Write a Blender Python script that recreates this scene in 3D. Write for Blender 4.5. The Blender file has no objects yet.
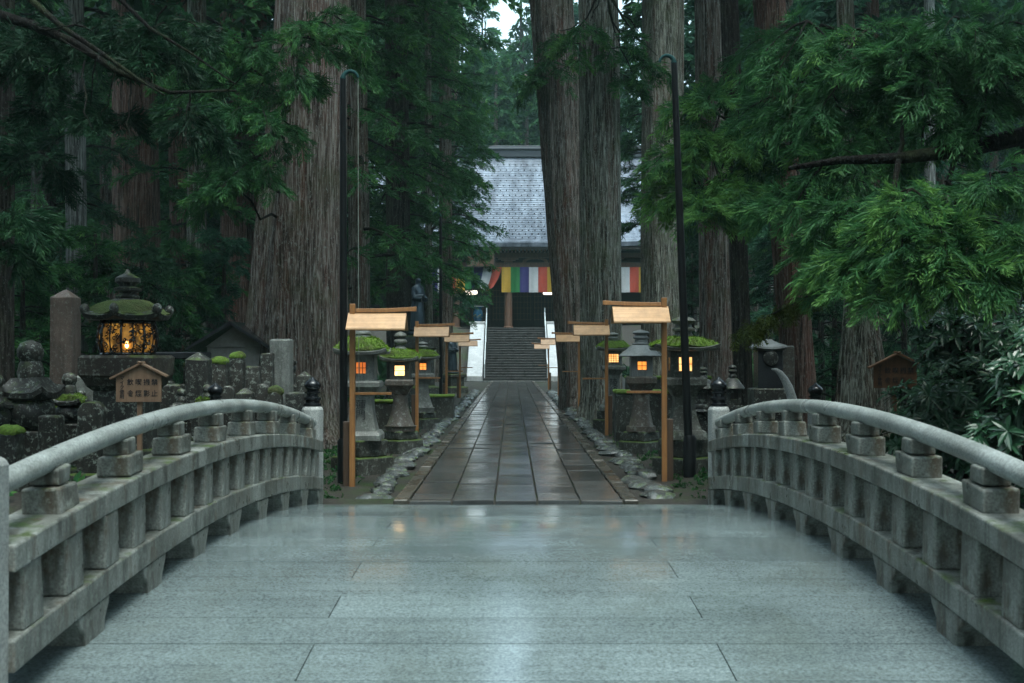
import bpy, bmesh, math, random
import numpy as np
from mathutils import Vector, Matrix, noise as mnoise
rnd = random.Random(7)
PI = math.pi
R = math.radians
scene = bpy.context.scene
col = scene.collection

# ------------------------------------------------------------------ camera, light, exposure
EYE = 1.8                      # eye height above the path beyond the bridge
FPX = 1200.0                   # focal length in pixels
cam_d = bpy.data.cameras.new('camera')
cam = bpy.data.objects.new('camera', cam_d); col.objects.link(cam)
cam.location = (0, 0, EYE)
cam.rotation_euler = (R(90) + math.atan(13.5 / FPX), 0, 0)
cam_d.sensor_width = 36; cam_d.lens = 36 * FPX / 1024
cam_d.clip_start = 0.1; cam_d.clip_end = 1500
cam_d.dof.use_dof = True; cam_d.dof.focus_distance = 26; cam_d.dof.aperture_fstop = 4.0
scene.camera = cam
SUN_EL, SUN_AZ = R(72), R(155)          # light from high up, a little behind the viewer
world = bpy.data.worlds.new('World'); scene.world = world; world.use_nodes = True
wn = world.node_tree.nodes; wl = world.node_tree.links
sky = wn.new('ShaderNodeTexSky'); sky.sky_type = 'NISHITA'; sky.sun_disc = False
sky.sun_elevation = SUN_EL; sky.sun_rotation = SUN_AZ
sky.air_density = 1.0; sky.dust_density = 3.0; sky.ozone_density = 1.5
bg = wn['Background']; bg.inputs['Strength'].default_value = 0.15
tint = wn.new('ShaderNodeMix'); tint.data_type = 'RGBA'; tint.blend_type = 'MULTIPLY'; tint.inputs[0].default_value = 1.0
tint.inputs[7].default_value = (0.84, 1.02, 1.0, 1)           # light that comes down through a green canopy under cloud
grey = wn.new('ShaderNodeHueSaturation'); grey.inputs['Saturation'].default_value = 0.5      # cloud cover
wl.new(sky.outputs[0], grey.inputs['Color']); wl.new(grey.outputs[0], tint.inputs[6]); wl.new(tint.outputs[2], bg.inputs['Color'])
sun_d = bpy.data.lights.new('sun', 'SUN'); sun_d.energy = 0.6; sun_d.angle = R(25); sun_d.color = (1.0, 0.97, 0.92)
sun = bpy.data.objects.new('sun', sun_d); col.objects.link(sun)
sd = Vector((math.sin(SUN_AZ) * math.cos(SUN_EL), math.cos(SUN_AZ) * math.cos(SUN_EL), math.sin(SUN_EL)))
sun.rotation_euler = sd.to_track_quat('Z', 'Y').to_euler()
scene.view_settings.view_transform = 'Standard'; scene.view_settings.look = 'None'
scene.view_settings.gamma = 1.0; scene.view_settings.exposure = 1.85
scene.cycles.max_bounces = 6; scene.cycles.diffuse_bounces = 3; scene.cycles.glossy_bounces = 3
scene.cycles.transmission_bounces = 3; scene.cycles.volume_bounces = 0; scene.cycles.transparent_max_bounces = 4
scene.cycles.use_denoising = True
scene.cycles.sample_clamp_indirect = 6.0
scene.cycles.caustics_reflective = False; scene.cycles.caustics_refractive = False

def at(px, py, D):
    """world point seen at pixel (px,py) at depth D"""
    return Vector(((px - 512.5) / FPX * D, D, EYE - (py - 355.0) / FPX * D))
def atx(px, D): return (px - 512.5) / FPX * D
def atz(py, D): return EYE - (py - 355.0) / FPX * D

# ------------------------------------------------------------------ materials
def nodes_of(name):
    m = bpy.data.materials.new(name); m.use_nodes = True
    nt = m.node_tree
    return m, nt, nt.nodes['Principled BSDF']
class NB:
    def __init__(s, nt): s.nt = nt
    def n(s, t, **kw):
        x = s.nt.nodes.new(t)
        for k, v in kw.items(): setattr(x, k, v)
        return x
    def link(s, a, b): s.nt.links.new(a, b)
    def coords(s, scale=(1, 1, 1), kind='Object'):
        tc = s.n('ShaderNodeTexCoord'); mp = s.n('ShaderNodeMapping'); mp.inputs['Scale'].default_value = scale
        s.link(tc.outputs[kind], mp.inputs['Vector']); return mp.outputs[0]
    def noise(s, vec, scale, detail=4, rough=.6, dist=0):
        x = s.n('ShaderNodeTexNoise'); x.inputs['Scale'].default_value = scale; x.inputs['Detail'].default_value = detail
        x.inputs['Roughness'].default_value = rough; x.inputs['Distortion'].default_value = dist
        s.link(vec, x.inputs['Vector']); return x.outputs['Fac']
    def ramp(s, fac, stops):
        x = s.n('ShaderNodeValToRGB'); el = x.color_ramp.elements
        while len(el) > len(stops): el.remove(el[-1])
        while len(el) < len(stops): el.new(0.5)
        for e, (p, c) in zip(el, stops):
            e.position = p; e.color = (c, c, c, 1) if isinstance(c, (int, float)) else (*c, 1)
        s.link(fac, x.inputs[0]); return x.outputs[0]
    def mix(s, fac, a, b, mode='MIX'):
        x = s.n('ShaderNodeMix'); x.data_type = 'RGBA'; x.blend_type = mode
        for sock, v in ((x.inputs[0], fac), (x.inputs[6], a), (x.inputs[7], b)):
            if hasattr(v, 'links'): s.link(v, sock)
            elif isinstance(v, (int, float)): sock.default_value = v
            else: sock.default_value = (*v, 1)
        return x.outputs[2]
    def bump(s, h, strength, dist, normal=None):
        x = s.n('ShaderNodeBump'); x.inputs['Strength'].default_value = strength; x.inputs['Distance'].default_value = dist
        s.link(h, x.inputs['Height'])
        if normal is not None: s.link(normal, x.inputs['Normal'])
        return x.outputs[0]
    def up(s, lo, hi):
        g = s.n('ShaderNodeNewGeometry'); sp = s.n('ShaderNodeSeparateXYZ'); s.link(g.outputs['Normal'], sp.inputs[0])
        return s.ramp(sp.outputs['Z'], [(lo, 0), (hi, 1)])

def stone(name, base, dark, speck=.5, rough=(.3, .6), moss=0.0, moss_col=(.05, .085, .012), lichen=0.0, bump=.35, scale=1.0, streak=.5, stain=None, spec=.3):
    m, nt, b = nodes_of(name); k = NB(nt)
    v = k.coords(kind='Object')
    big = k.noise(v, 1.7 * scale, 5, .65)
    fine = k.noise(v, 70 * scale, 3, .7)
    c = k.mix(k.ramp(big, [(.38, 0), (.62, 1)]), dark, base)
    f2 = k.ramp(fine, [(.35, 1 - speck), (.65, 1 + 0 * speck)])
    c = k.mix(1.0, c, f2, 'MULTIPLY')
    vs = k.coords((5 * scale, 5 * scale, .7 * scale))
    st = k.noise(vs, 1.6, 5, .7)
    c = k.mix(k.ramp(st, [(.46, 0), (.62, streak)]), c, [x * .45 for x in dark])
    if stain:
        sn = k.noise(k.coords((3.3, 3.3, 1.6)), 1.3 * scale, 5, .65)
        c = k.mix(k.ramp(sn, [(.53, 0), (.68, .9)]), c, stain)
    if lichen:
        li = k.noise(v, 15 * scale, 7, .8)
        c = k.mix(k.ramp(li, [(.545, 0), (.585, lichen)]), c, (.27, .31, .275))
    if moss:
        mn = k.noise(v, 3.1, 6, .7)
        u = k.up(.1, .75)
        mm = k.mix(1.0, k.ramp(mn, [(.62 - .3 * moss, 0), (.72 - .25 * moss, 1)]), u, 'MULTIPLY')
        c = k.mix(mm, c, moss_col)
    k.link(c, b.inputs['Base Color'])
    rn = k.noise(v, 2.3, 4, .6)
    k.link(k.ramp(rn, [(.35, rough[0]), (.65, rough[1])]), b.inputs['Roughness'])
    b.inputs['Specular IOR Level'].default_value = spec
    hb = k.noise(v, 28 * scale, 5, .7)
    k.link(k.bump(hb, bump, .012), b.inputs['Normal'])
    return m
M = {}
M['bridge'] = stone('bridge granite', (.34, .36, .335), (.15, .158, .14), .55, (.26, .5), .3, stain=(.085, .058, .034), lichen=.45, streak=1.0)
M['rail'] = stone('handrail granite', (.46, .50, .485), (.26, .285, .27), .55, (.24, .45), 0, streak=.3, lichen=.3)
M['post'] = stone('post granite', (.47, .49, .47), (.36, .38, .37), .5, (.3, .5), 0, streak=.3)
M['lantern'] = stone('lantern granite', (.16, .165, .145), (.075, .078, .068), .5, (.35, .6), .35, lichen=.5)
M['lantern_pale'] = stone('pale lantern granite', (.25, .265, .25), (.13, .137, .125), .45, (.35, .6), .25, lichen=.45)
M['lantern_brown'] = stone('brown lantern stone', (.15, .125, .10), (.075, .062, .052), .5, (.35, .6), .3, lichen=.35)
M['lantern_smooth'] = stone('smooth grey stone', (.26, .28, .28), (.17, .18, .18), .3, (.25, .45), .0, lichen=.2)
M['plinth'] = stone('mossy plinth stone', (.07, .07, .058), (.028, .029, .024), .55, (.4, .7), .9, lichen=.4)
M['grave'] = stone('weathered tomb stone', (.075, .073, .064), (.024, .0235, .021), .6, (.35, .65), .35, lichen=.7, streak=.9)
M['grave_brown'] = stone('dark brown lantern stone', (.062, .052, .044), (.028, .023, .02), .5, (.3, .6), .35, lichen=.4)
M['grave_dark'] = stone('dark tomb stone', (.042, .043, .04), (.018, .0185, .018), .5, (.3, .6), .35, lichen=.5)
M['obelisk'] = stone('reddish tomb stone', (.13, .10, .085), (.075, .06, .052), .4, (.35, .6), .0, lichen=.25)
M['slate'] = stone('polished black stone', (.028, .032, .036), (.018, .02, .024), .3, (.12, .25), 0, streak=.1)
M['edging'] = stone('pale edging rock', (.17, .185, .185), (.05, .053, .05), .5, (.06, .3), .3, lichen=.35, bump=.9, spec=.6)
M['step'] = stone('stair stone', (.04, .043, .043), (.017, .018, .018), .4, (.22, .45), 0)
M['parapet'] = stone('white stair parapet', (.55, .57, .58), (.42, .44, .45), .2, (.3, .5), 0, streak=.35)

def wet_paving(name, base, dark, rough, speck, bump=.15, island=0.0, grain=90, tooled=False):
    m, nt, b = nodes_of(name); k = NB(nt)
    v = k.coords()
    big = k.noise(v, .9, 6, .65)
    c = k.mix(k.ramp(big, [(.3, 0), (.7, 1)]), dark, base)
    g = k.n('ShaderNodeNewGeometry')
    if island:
        rr = k.ramp(g.outputs['Random Per Island'], [(0, 1 - island), (1, 1 + 0 * island)])
        c = k.mix(1.0, c, rr, 'MULTIPLY')
    fine = k.noise(v, grain, 3, .75)
    c = k.mix(1.0, c, k.ramp(fine, [(.36, 1 - speck), (.62, 1.0)]), 'MULTIPLY')
    if tooled:
        c = k.mix(1.0, c, k.ramp(k.noise(v, 21, 5, .8), [(.36, .84), (.6, 1.0)]), 'MULTIPLY')
        tl = k.noise(k.coords((.35, 15, 15)), 1.0, 6, .75); c = k.mix(1.0, c, k.ramp(tl, [(.38, .86), (.56, 1.0)]), 'MULTIPLY')
        ds = k.noise(k.coords((.8, .45, 1)), 1.3, 6, .7); c = k.mix(k.ramp(ds, [(.5, 0), (.72, .55)]), c, (.10, .115, .10))
    k.link(c, b.inputs['Base Color'])
    rn = k.noise(v, 1.4, 5, .65)
    r0 = k.ramp(rn, [(.40, rough[0]), (.60, rough[1])])
    k.link(r0, b.inputs['Roughness'])
    b.inputs['IOR'].default_value = 1.42
    h = k.noise(v, 16, 6, .7)
    h2 = k.noise(v, 1.1, 3, .5)
    n1 = k.bump(h2, .13, .03)
    k.link(k.bump(h, bump, .01, n1), b.inputs['Normal'])
    return m
M['deck'] = wet_paving('wet bridge granite', (.305, .38, .388), (.195, .245, .252), (.035, .19), .55, .07, .22, 55, True)
M['slab'] = wet_paving('wet dark paving', (.115, .122, .122), (.05, .054, .054), (.03, .20), .35, .22, .5, 60)
M['kerb'] = wet_paving('wet kerb stone', (.10, .093, .075), (.05, .047, .038), (.12, .4), .4, .3, .3, 60)

def ground_mat():
    m, nt, b = nodes_of('moss and earth'); k = NB(nt)
    v = k.coords()
    a = k.noise(v, .8, 7, .7); f = k.noise(v, 22, 5, .75)
    soil = k.mix(k.ramp(f, [(.35, 0), (.65, 1)]), (.014, .011, .009), (.050, .046, .038))
    moss = k.mix(k.ramp(f, [(.3, 0), (.7, 1)]), (.010, .020, .005), (.036, .068, .013))
    c = k.mix(k.ramp(a, [(.50, 0), (.64, 1)]), soil, moss)
    k.link(c, b.inputs['Base Color']); b.inputs['Roughness'].default_value = .6; b.inputs['Specular IOR Level'].default_value = .25
    h = k.noise(v, 40, 6, .8)
    k.link(k.bump(h, .7, .04), b.inputs['Normal'])
    return m
M['ground'] = ground_mat()

def moss_mat(name, a, b_, sc=26):
    m, nt, b = nodes_of(name); k = NB(nt)
    v = k.coords(kind='Object'); f = k.noise(v, sc, 6, .75); g = k.noise(v, 5, 3, .5)
    c = k.mix(k.ramp(f, [(.3, 0), (.7, 1)]), a, b_)
    c = k.mix(k.ramp(g, [(.46, 0), (.66, .85)]), c, (.045, .042, .014))
    k.link(c, b.inputs['Base Color']); b.inputs['Roughness'].default_value = .9
    k.link(k.bump(f, 1.0, .05), b.inputs['Normal'])
    b.inputs['Sheen Weight'].default_value = .25; b.inputs['Sheen Tint'].default_value = (.4, .7, .1, 1)
    return m
M['moss'] = moss_mat('bright roof moss', (.035, .075, .007), (.14, .25, .02))
M['moss_dull'] = moss_mat('dull roof moss', (.012, .018, .006), (.04, .055, .012), 18)

def bark(name, dark, mid, pale, red=None, lichen=.5, moss=.3, vs=1.0):
    m, nt, b = nodes_of(name); k = NB(nt)
    v = k.coords((9 * vs, 9 * vs, .55 * vs)); v1 = k.coords((30 * vs, 30 * vs, 1.6 * vs)); vo = k.coords()
    n1 = k.noise(v, 1.0, 6, .65, .6); n2 = k.noise(v1, 1.0, 5, .7, .4)
    c = k.mix(k.ramp(n1, [(.36, 0), (.52, .6), (.68, 1)]), dark, mid)
    if red: c = k.mix(k.ramp(k.noise(v, .55, 4, .6), [(.5, 0), (.66, .85)]), c, red)
    c = k.mix(k.ramp(n2, [(.50, 0), (.62, .85)]), c, pale)
    c = k.mix(k.ramp(n2, [(.34, 1), (.46, 0)]), c, [x * .25 for x in dark])
    if lichen:
        vl = k.coords((3.2, 3.2, 1.5))
        ln = k.noise(vl, 7.5, 8, .85)
        c = k.mix(k.ramp(ln, [(.555, 0), (.595, lichen)]), c, (.27, .30, .27))
    if moss:
        mn = k.noise(vo, 1.1, 6, .7)
        c = k.mix(k.ramp(mn, [(.5, 0), (.68, moss)]), c, (.05, .075, .022))
    k.link(c, b.inputs['Base Color']); b.inputs['Roughness'].default_value = .8; b.inputs['Specular IOR Level'].default_value = .12
    hh = k.mix(.5, n1, n2)
    k.link(k.bump(hh, 1.0, .16), b.inputs['Normal'])
    return m
M['bark'] = bark('grey cedar bark', (.022, .016, .012), (.155, .120, .098), (.31, .29, .26), (.12, .052, .037), .8, .35)
M['bark_green'] = bark('lichened cedar bark', (.020, .017, .013), (.145, .142, .115), (.34, .355, .30), (.10, .055, .04), .95, .5)
M['bark_red'] = bark('reddish cedar bark', (.022, .013, .010), (.125, .068, .052), (.21, .155, .13), (.11, .042, .028), .4, .15)
M['bark_dark'] = bark('dark cedar bark', (.010, .008, .007), (.03, .025, .021), (.07, .065, .058), None, .3, .3)
M['bark_giant'] = bark('giant cedar bark', (.030, .019, .016), (.16, .125, .105), (.33, .31, .28), (.13, .060, .045), .85, .35)
M['bark_pale'] = bark('pale lichened bark', (.06, .06, .058), (.16, .167, .16), (.33, .35, .33), None, .6, .1)
M['twig'] = bark('twig bark', (.004, .0035, .003), (.008, .007, .006), (.018, .017, .015), None, .1, .4)

def leaf_mat(name, a, b_, tip, trans=.4, rough=.55, spec=.14):
    m, nt, p = nodes_of(name); k = NB(nt)
    at_ = k.n('ShaderNodeAttribute'); at_.attribute_name = 'tint'
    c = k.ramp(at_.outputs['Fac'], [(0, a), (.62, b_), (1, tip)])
    k.link(c, p.inputs['Base Color']); p.inputs['Roughness'].default_value = rough
    p.inputs['Specular IOR Level'].default_value = spec
    tr = k.n('ShaderNodeBsdfTranslucent'); k.link(c, tr.inputs['Color'])
    ms = k.n('ShaderNodeMixShader'); ms.inputs[0].default_value = trans
    k.link(p.outputs[0], ms.inputs[1]); k.link(tr.outputs[0], ms.inputs[2])
    k.link(ms.outputs[0], nt.nodes['Material Output'].inputs['Surface'])
    return m
M['leaf'] = leaf_mat('cedar needles', (.012, .048, .018), (.030, .108, .035), (.075, .19, .044))
M['leaf_bright'] = leaf_mat('fresh cedar needles', (.016, .060, .024), (.042, .135, .046), (.115, .26, .062))
M['leaf_blue'] = leaf_mat('bluish cedar needles', (.010, .044, .026), (.026, .095, .052), (.055, .155, .07))
M['leaf_dark'] = leaf_mat('dark cedar needles', (.008, .030, .015), (.018, .064, .030), (.04, .105, .04))
M['rhodo'] = leaf_mat('glossy shrub leaves', (.013, .046, .024), (.026, .082, .036), (.055, .15, .038), .15, .27, .45)
M['tuft'] = leaf_mat('moss tufts', (.03, .07, .006), (.09, .18, .014), (.20, .32, .03), .25, .8)
M['frond_moss'] = leaf_mat('hanging moss', (.03, .045, .010), (.06, .085, .016), (.09, .12, .02), .2, .9)

def plain(name, c, rough=.5, metal=0.0, emit=None, es=0.0, var=.25, sc=12, bump=.1, spec=.5):
    m, nt, b = nodes_of(name); k = NB(nt)
    v = k.coords(); f = k.noise(v, sc, 4, .65)
    cc = k.mix(k.ramp(f, [(.3, 0), (.7, 1)]), [x * (1 - var) for x in c], c)
    k.link(cc, b.inputs['Base Color']); b.inputs['Roughness'].default_value = rough; b.inputs['Metallic'].default_value = metal
    b.inputs['Specular IOR Level'].default_value = spec
    if bump: k.link(k.bump(f, bump, .01), b.inputs['Normal'])
    if emit:
        ef = k.noise(v, 9, 2, .5); k.link(k.mix(k.ramp(ef, [(.3, 0), (.7, 1)]), [emit[0] * .75, emit[1] * .5, emit[2] * .35], emit), b.inputs['Emission Color']); b.inputs['Emission Strength'].default_value = es
    return m
def wood(name, a, b_, rough=.4, axis=0, sc=1.0):
    m, nt, b = nodes_of(name); k = NB(nt)
    s = [30 * sc, 30 * sc, 30 * sc]; s[axis] = 1.6 * sc
    v = k.coords(tuple(s)); f = k.noise(v, 1.0, 5, .6, .5)
    c = k.mix(k.ramp(f, [(.3, 0), (.7, 1)]), a, b_)
    tc2 = k.coords((6, 6, 2.2)); wv = k.noise(tc2, 1.0, 6, .7); oi = k.n('ShaderNodeObjectInfo')
    c = k.mix(k.ramp(wv, [(.42, 0), (.66, .4)]), c, [a[0] * .45, a[1] * .5, a[2] * .6])
    c = k.mix(1.0, c, k.ramp(oi.outputs['Random'], [(0, .74), (1, 1.0)]), 'MULTIPLY')
    k.link(c, b.inputs['Base Color']); b.inputs['Roughness'].default_value = rough
    k.link(k.bump(f, .15, .004), b.inputs['Normal'])
    return m
M['wood_post'] = wood('orange cedar post', (.24, .10, .03), (.38, .18, .06), .42, 2)
M['wood_roof'] = wood('pale cedar board', (.44, .245, .115), (.60, .37, .20), .28, 0)
M['wood_stake'] = wood('dark wooden stake', (.05, .028, .016), (.10, .058, .034), .55, 2)
M['wood_sign'] = wood('sign board', (.20, .115, .068), (.28, .175, .11), .55, 2)
M['wood_sign_old'] = wood('brown sign board', (.09, .04, .016), (.14, .066, .028), .55, 2)
M['wood_hall'] = wood('hall timber', (.10, .052, .032), (.17, .092, .058), .6, 2, .3)
M['wood_hall_dark'] = wood('dark hall timber', (.018, .014, .012), (.035, .026, .022), .55, 2, .3)
M['ink'] = plain('ink', (.008, .008, .012), .7, bump=0)
M['carved'] = plain('carved lettering', (.012, .014, .016), .8, bump=0)
M['black_iron'] = plain('black lacquered iron', (.006, .007, .008), .4, 0, sc=30, spec=.2)
M['bronze_black'] = plain('blackened bronze finial', (.012, .014, .017), .22, .35, sc=20)
M['verdigris'] = plain('teal verdigris', (.012, .055, .055), .7, .0, spec=.15)
M['bronze'] = plain('dark blue bronze', (.035, .055, .07), .42, .55, sc=8)
M['white_metal'] = plain('white painted rail', (.72, .80, .82), .35, sc=5)
M['rope'] = plain('grey cord', (.22, .26, .22), .7)
M['cable'] = plain('bare wire', (.35, .36, .36), .4, .5)
M['roof_metal'] = plain('shingled metal roof', (.21, .245, .30), .38, .3, sc=3, var=.55, bump=.3)
def roof_mat():
    m, nt, b = nodes_of('shingled metal roof wet'); k = NB(nt); v = k.coords()
    a = k.noise(k.coords((.9, .18, .18)), 1.0, 6, .7); c = k.mix(k.ramp(a, [(.36, 0), (.64, 1)]), (.085, .10, .13), (.25, .29, .35))
    f = k.noise(k.coords((1.2, 3.2, 3.2)), 1.0, 5, .8); c = k.mix(1.0, c, k.ramp(f, [(.38, .6), (.6, 1)]), 'MULTIPLY')
    k.link(c, b.inputs['Base Color']); b.inputs['Metallic'].default_value = .3
    k.link(k.ramp(k.noise(v, .6, 5, .7), [(.4, .22), (.62, .5)]), b.inputs['Roughness'])
    k.link(k.bump(f, .3, .02), b.inputs['Normal']); return m
M['roof_metal'] = roof_mat()
M['roof_dark'] = plain('dark eave metal', (.04, .045, .055), .5)
M['glow_warm'] = plain('lit paper amber', (.8, .5, .2), .6, emit=(1.0, .36, .06), es=.50, var=.5, sc=6, bump=0)
M['glow_orange'] = plain('lit paper orange', (.6, .3, .1), .6, emit=(1.0, .27, .05), es=.22, var=.5, sc=6, bump=0)
M['glow_cream'] = plain('lit paper cream', (.8, .7, .5), .6, emit=(1.0, .56, .20), es=.62, var=.4, sc=6, bump=0)
M['glow_bright'] = plain('lit paper bright', (.9, .8, .5), .6, emit=(1.0, .68, .28), es=1.0, var=.4, sc=6, bump=0)
M['glow_candle'] = plain('candle flame', (.9, .7, .4), .6, emit=(1.0, .55, .15), es=4, bump=0)
M['lamp_white'] = plain('white lit lamp', (.9, .9, .85), .6, emit=(.95, 1.0, .9), es=.9, bump=0)
M['lattice'] = plain('dark lattice bar', (.03, .022, .016), .6)
for nm, c in (('yellow', (.47, .29, .035)), ('green', (.018, .17, .045)), ('purple', (.035, .03, .15)), ('white', (.55, .58, .60)), ('red', (.42, .065, .04))):
    M['cloth_' + nm] = plain('banner cloth ' + nm, c, .85, sc=2, var=.15, bump=0)
M['blue_glaze'] = plain('blue glazed ware', (.03, .14, .27), .2, sc=5, var=.6)
M['yellow_glaze'] = plain('yellow glaze', (.45, .40, .08), .25)
M['plaster'] = plain('pale wall', (.35, .34, .31), .8)

def water_mat():
    m, nt, b = nodes_of('stream water'); k = NB(nt)
    b.inputs['Base Color'].default_value = (.012, .02, .018, 1); b.inputs['Roughness'].default_value = .06
    v = k.coords((1, 2.5, 1)); k.link(k.bump(k.noise(v, 2.5, 4, .6), .4, .05), b.inputs['Normal'])
    return m
M['water'] = water_mat()

# ------------------------------------------------------------------ mesh helpers
class MB:
    def __init__(s): s.v = []; s.f = []; s.m = []
    def add(s, verts, faces, mat=0):
        o = len(s.v); s.v += [tuple(p) for p in verts]; s.f += [tuple(i + o for i in f) for f in faces]; s.m += [mat] * len(faces)
        return s
    def box(s, x0, x1, y0, y1, z0, z1, mat=0, mtx=None, jit=0):
        vs = [Vector(p) for p in ((x0, y0, z0), (x1, y0, z0), (x1, y1, z0), (x0, y1, z0), (x0, y0, z1), (x1, y0, z1), (x1, y1, z1), (x0, y1, z1))]
        if jit: vs = [p + Vector((rnd.uniform(-jit, jit), rnd.uniform(-jit, jit), rnd.uniform(-jit, jit))) for p in vs]
        if mtx is not None: vs = [mtx @ p for p in vs]
        return s.add(vs, [(0, 3, 2, 1), (4, 5, 6, 7), (0, 1, 5, 4), (1, 2, 6, 5), (2, 3, 7, 6), (3, 0, 4, 7)], mat)
    def loft(s, prof, shape='round', n=24, c=(0, 0, 0), mat=0, rot=0.0, lift=None, cap=True, jit=0, power=None):
        """stack of rings (halfwidth, z); shape round / square / hex / oct. lift(z index) raises the corners"""
        k = {'square': 4, 'hex': 6, 'oct': 8}.get(shape, 0)
        if k: n = max(n // k, 1) * k
        rings = []
        for i, (w, z) in enumerate(prof):
            ring = []
            for j in range(n):
                a = 2 * PI * j / n
                rr = w; cor = 0
                if k:
                    seg = 2 * PI / k
                    q = ((a + seg / 2) % seg) - seg / 2
                    rr = w / math.cos(q)
                    cor = (1 / math.cos(q) - 1) / (1 / math.cos(seg / 2) - 1)
                zz = z + (lift[i] * cor ** 2 if lift else 0)
                if jit: rr *= 1 + rnd.uniform(-jit, jit)
                ring.append((c[0] + rr * math.cos(a + rot), c[1] + rr * math.sin(a + rot), c[2] + zz))
            rings.append(ring)
        vs = [p for r in rings for p in r]; fs = []
        for i in range(len(prof) - 1):
            for j in range(n):
                fs.append((i * n + j, i * n + (j + 1) % n, (i + 1) * n + (j + 1) % n, (i + 1) * n + j))
        if cap:
            fs.append(tuple(reversed(range(n)))); fs.append(tuple((len(prof) - 1) * n + j for j in range(n)))
        return s.add(vs, fs, mat)
    def tube(s, pts, rad, n=8, mat=0, cap=True):
        pts = [Vector(p) for p in pts]
        if not hasattr(rad, '__len__'): rad = [rad] * len(pts)
        vs = []; fs = []
        up = Vector((0, 0, 1)) if abs((pts[-1] - pts[0]).normalized().z) < .9 else Vector((1, 0, 0))
        for i, p in enumerate(pts):
            d = (pts[min(i + 1, len(pts) - 1)] - pts[max(i - 1, 0)]).normalized()
            a = d.cross(up).normalized(); b = a.cross(d)
            for j in range(n):
                t = 2 * PI * j / n
                vs.append(p + (a * math.cos(t) + b * math.sin(t)) * rad[i])
        for i in range(len(pts) - 1):
            for j in range(n): fs.append((i * n + j, i * n + (j + 1) % n, (i + 1) * n + (j + 1) % n, (i + 1) * n + j))
        if cap: fs.append(tuple(reversed(range(n)))); fs.append(tuple((len(pts) - 1) * n + j for j in range(n)))
        return s.add(vs, fs, mat)
    def prism(s, poly, y0, y1, mat=0, mtx=None):
        """polygon in xz pulled along y"""
        n = len(poly); vs = [Vector((x, y0, z)) for x, z in poly] + [Vector((x, y1, z)) for x, z in poly]
        if mtx is not None: vs = [mtx @ p for p in vs]
        fs = [tuple(range(n)), tuple(reversed(range(n, 2 * n)))] + [(j, j + n, (j + 1) % n + n, (j + 1) % n) for j in range(n)]
        return s.add(vs, fs, mat)
    def build(s, name, mats, parent=None, bevel=0, smooth=None, rough=0, rough_sc=3.0, segs=1, sub=0):
        me = bpy.data.meshes.new(name)
        bm = bmesh.new()
        bv = [bm.verts.new(p) for p in s.v]
        for f, mi in zip(s.f, s.m):
            try: fc = bm.faces.new([bv[i] for i in f]); fc.material_index = mi
            except ValueError: pass
        bmesh.ops.recalc_face_normals(bm, faces=bm.faces)
        if bevel:
            es = [e for e in bm.edges if len(e.link_faces) == 2 and e.calc_face_angle(0) > R(35)]
            bmesh.ops.bevel(bm, geom=es, offset=bevel, segments=segs, profile=.5, affect='EDGES', clamp_overlap=True)
        if sub:
            bmesh.ops.subdivide_edges(bm, edges=bm.edges[:], cuts=sub, use_grid_fill=True)
        if rough:
            o = Vector((rnd.uniform(0, 99), rnd.uniform(0, 99), rnd.uniform(0, 99)))
            for v in bm.verts:
                v.co += mnoise.noise_vector(v.co * rough_sc + o) * rough + mnoise.noise_vector(v.co * rough_sc * 3 + o) * rough * .4
        bm.to_mesh(me); bm.free()
        if not isinstance(mats, (list, tuple)): mats = [mats]
        for m in mats: me.materials.append(m)
        if smooth is not None:
            me.shade_smooth(); me.set_sharp_from_angle(angle=R(smooth))
        return link(name, me, parent)
def link(name, me, parent=None, loc=(0, 0, 0), rot=(0, 0, 0)):
    o = bpy.data.objects.new(name, me); col.objects.link(o); o.location = loc; o.rotation_euler = rot
    if parent: o.parent = parent
    return o
def tag(o, label=None, cat=None, group=None, kind=None):
    if label: o['label'] = label
    if cat: o['category'] = cat
    if group: o['group'] = group
    if kind: o['kind'] = kind
    return o
def thing(name, label, cat, loc=(0, 0, 0), rz=0, group=None):
    o = link(name, None, None, loc, (0, 0, rz)); return tag(o, label, cat, group)
KIDS = {}
def kids(o): return [c for c in bpy.data.objects if c.parent == o]
def dup(root, loc, rz=0, label=None, group=None, scale=None):
    def cp(o, par):
        c = o.copy(); col.objects.link(c)
        if par: c.parent = par
        for ch in kids(o): cp(ch, c)
        return c
    r = cp(root, None); r.location = loc; r.rotation_euler = (0, 0, rz)
    if scale: r.scale = (scale,) * 3 if isinstance(scale, (int, float)) else scale
    if label: r['label'] = label
    if group: r['group'] = group
    return r
def text_mesh(txt, size, mat, parent, loc, rot=(R(90), 0, 0), name='lettering', vertical=False, bold=.0):
    cu = bpy.data.curves.new(name, 'FONT'); cu.body = '\n'.join(txt) if vertical else txt
    cu.size = size; cu.align_x = 'CENTER'; cu.align_y = 'CENTER'; cu.extrude = .0015; cu.offset = bold
    if vertical: cu.space_line = .95
    t = bpy.data.objects.new('tmp', cu); col.objects.link(t)
    bpy.context.view_layer.update()
    me = bpy.data.meshes.new_from_object(t.evaluated_get(bpy.context.evaluated_depsgraph_get()))
    bpy.data.objects.remove(t); bpy.data.curves.remove(cu)
    me.materials.clear(); me.materials.append(mat)
    return link(name, me, parent, loc, rot)

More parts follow.
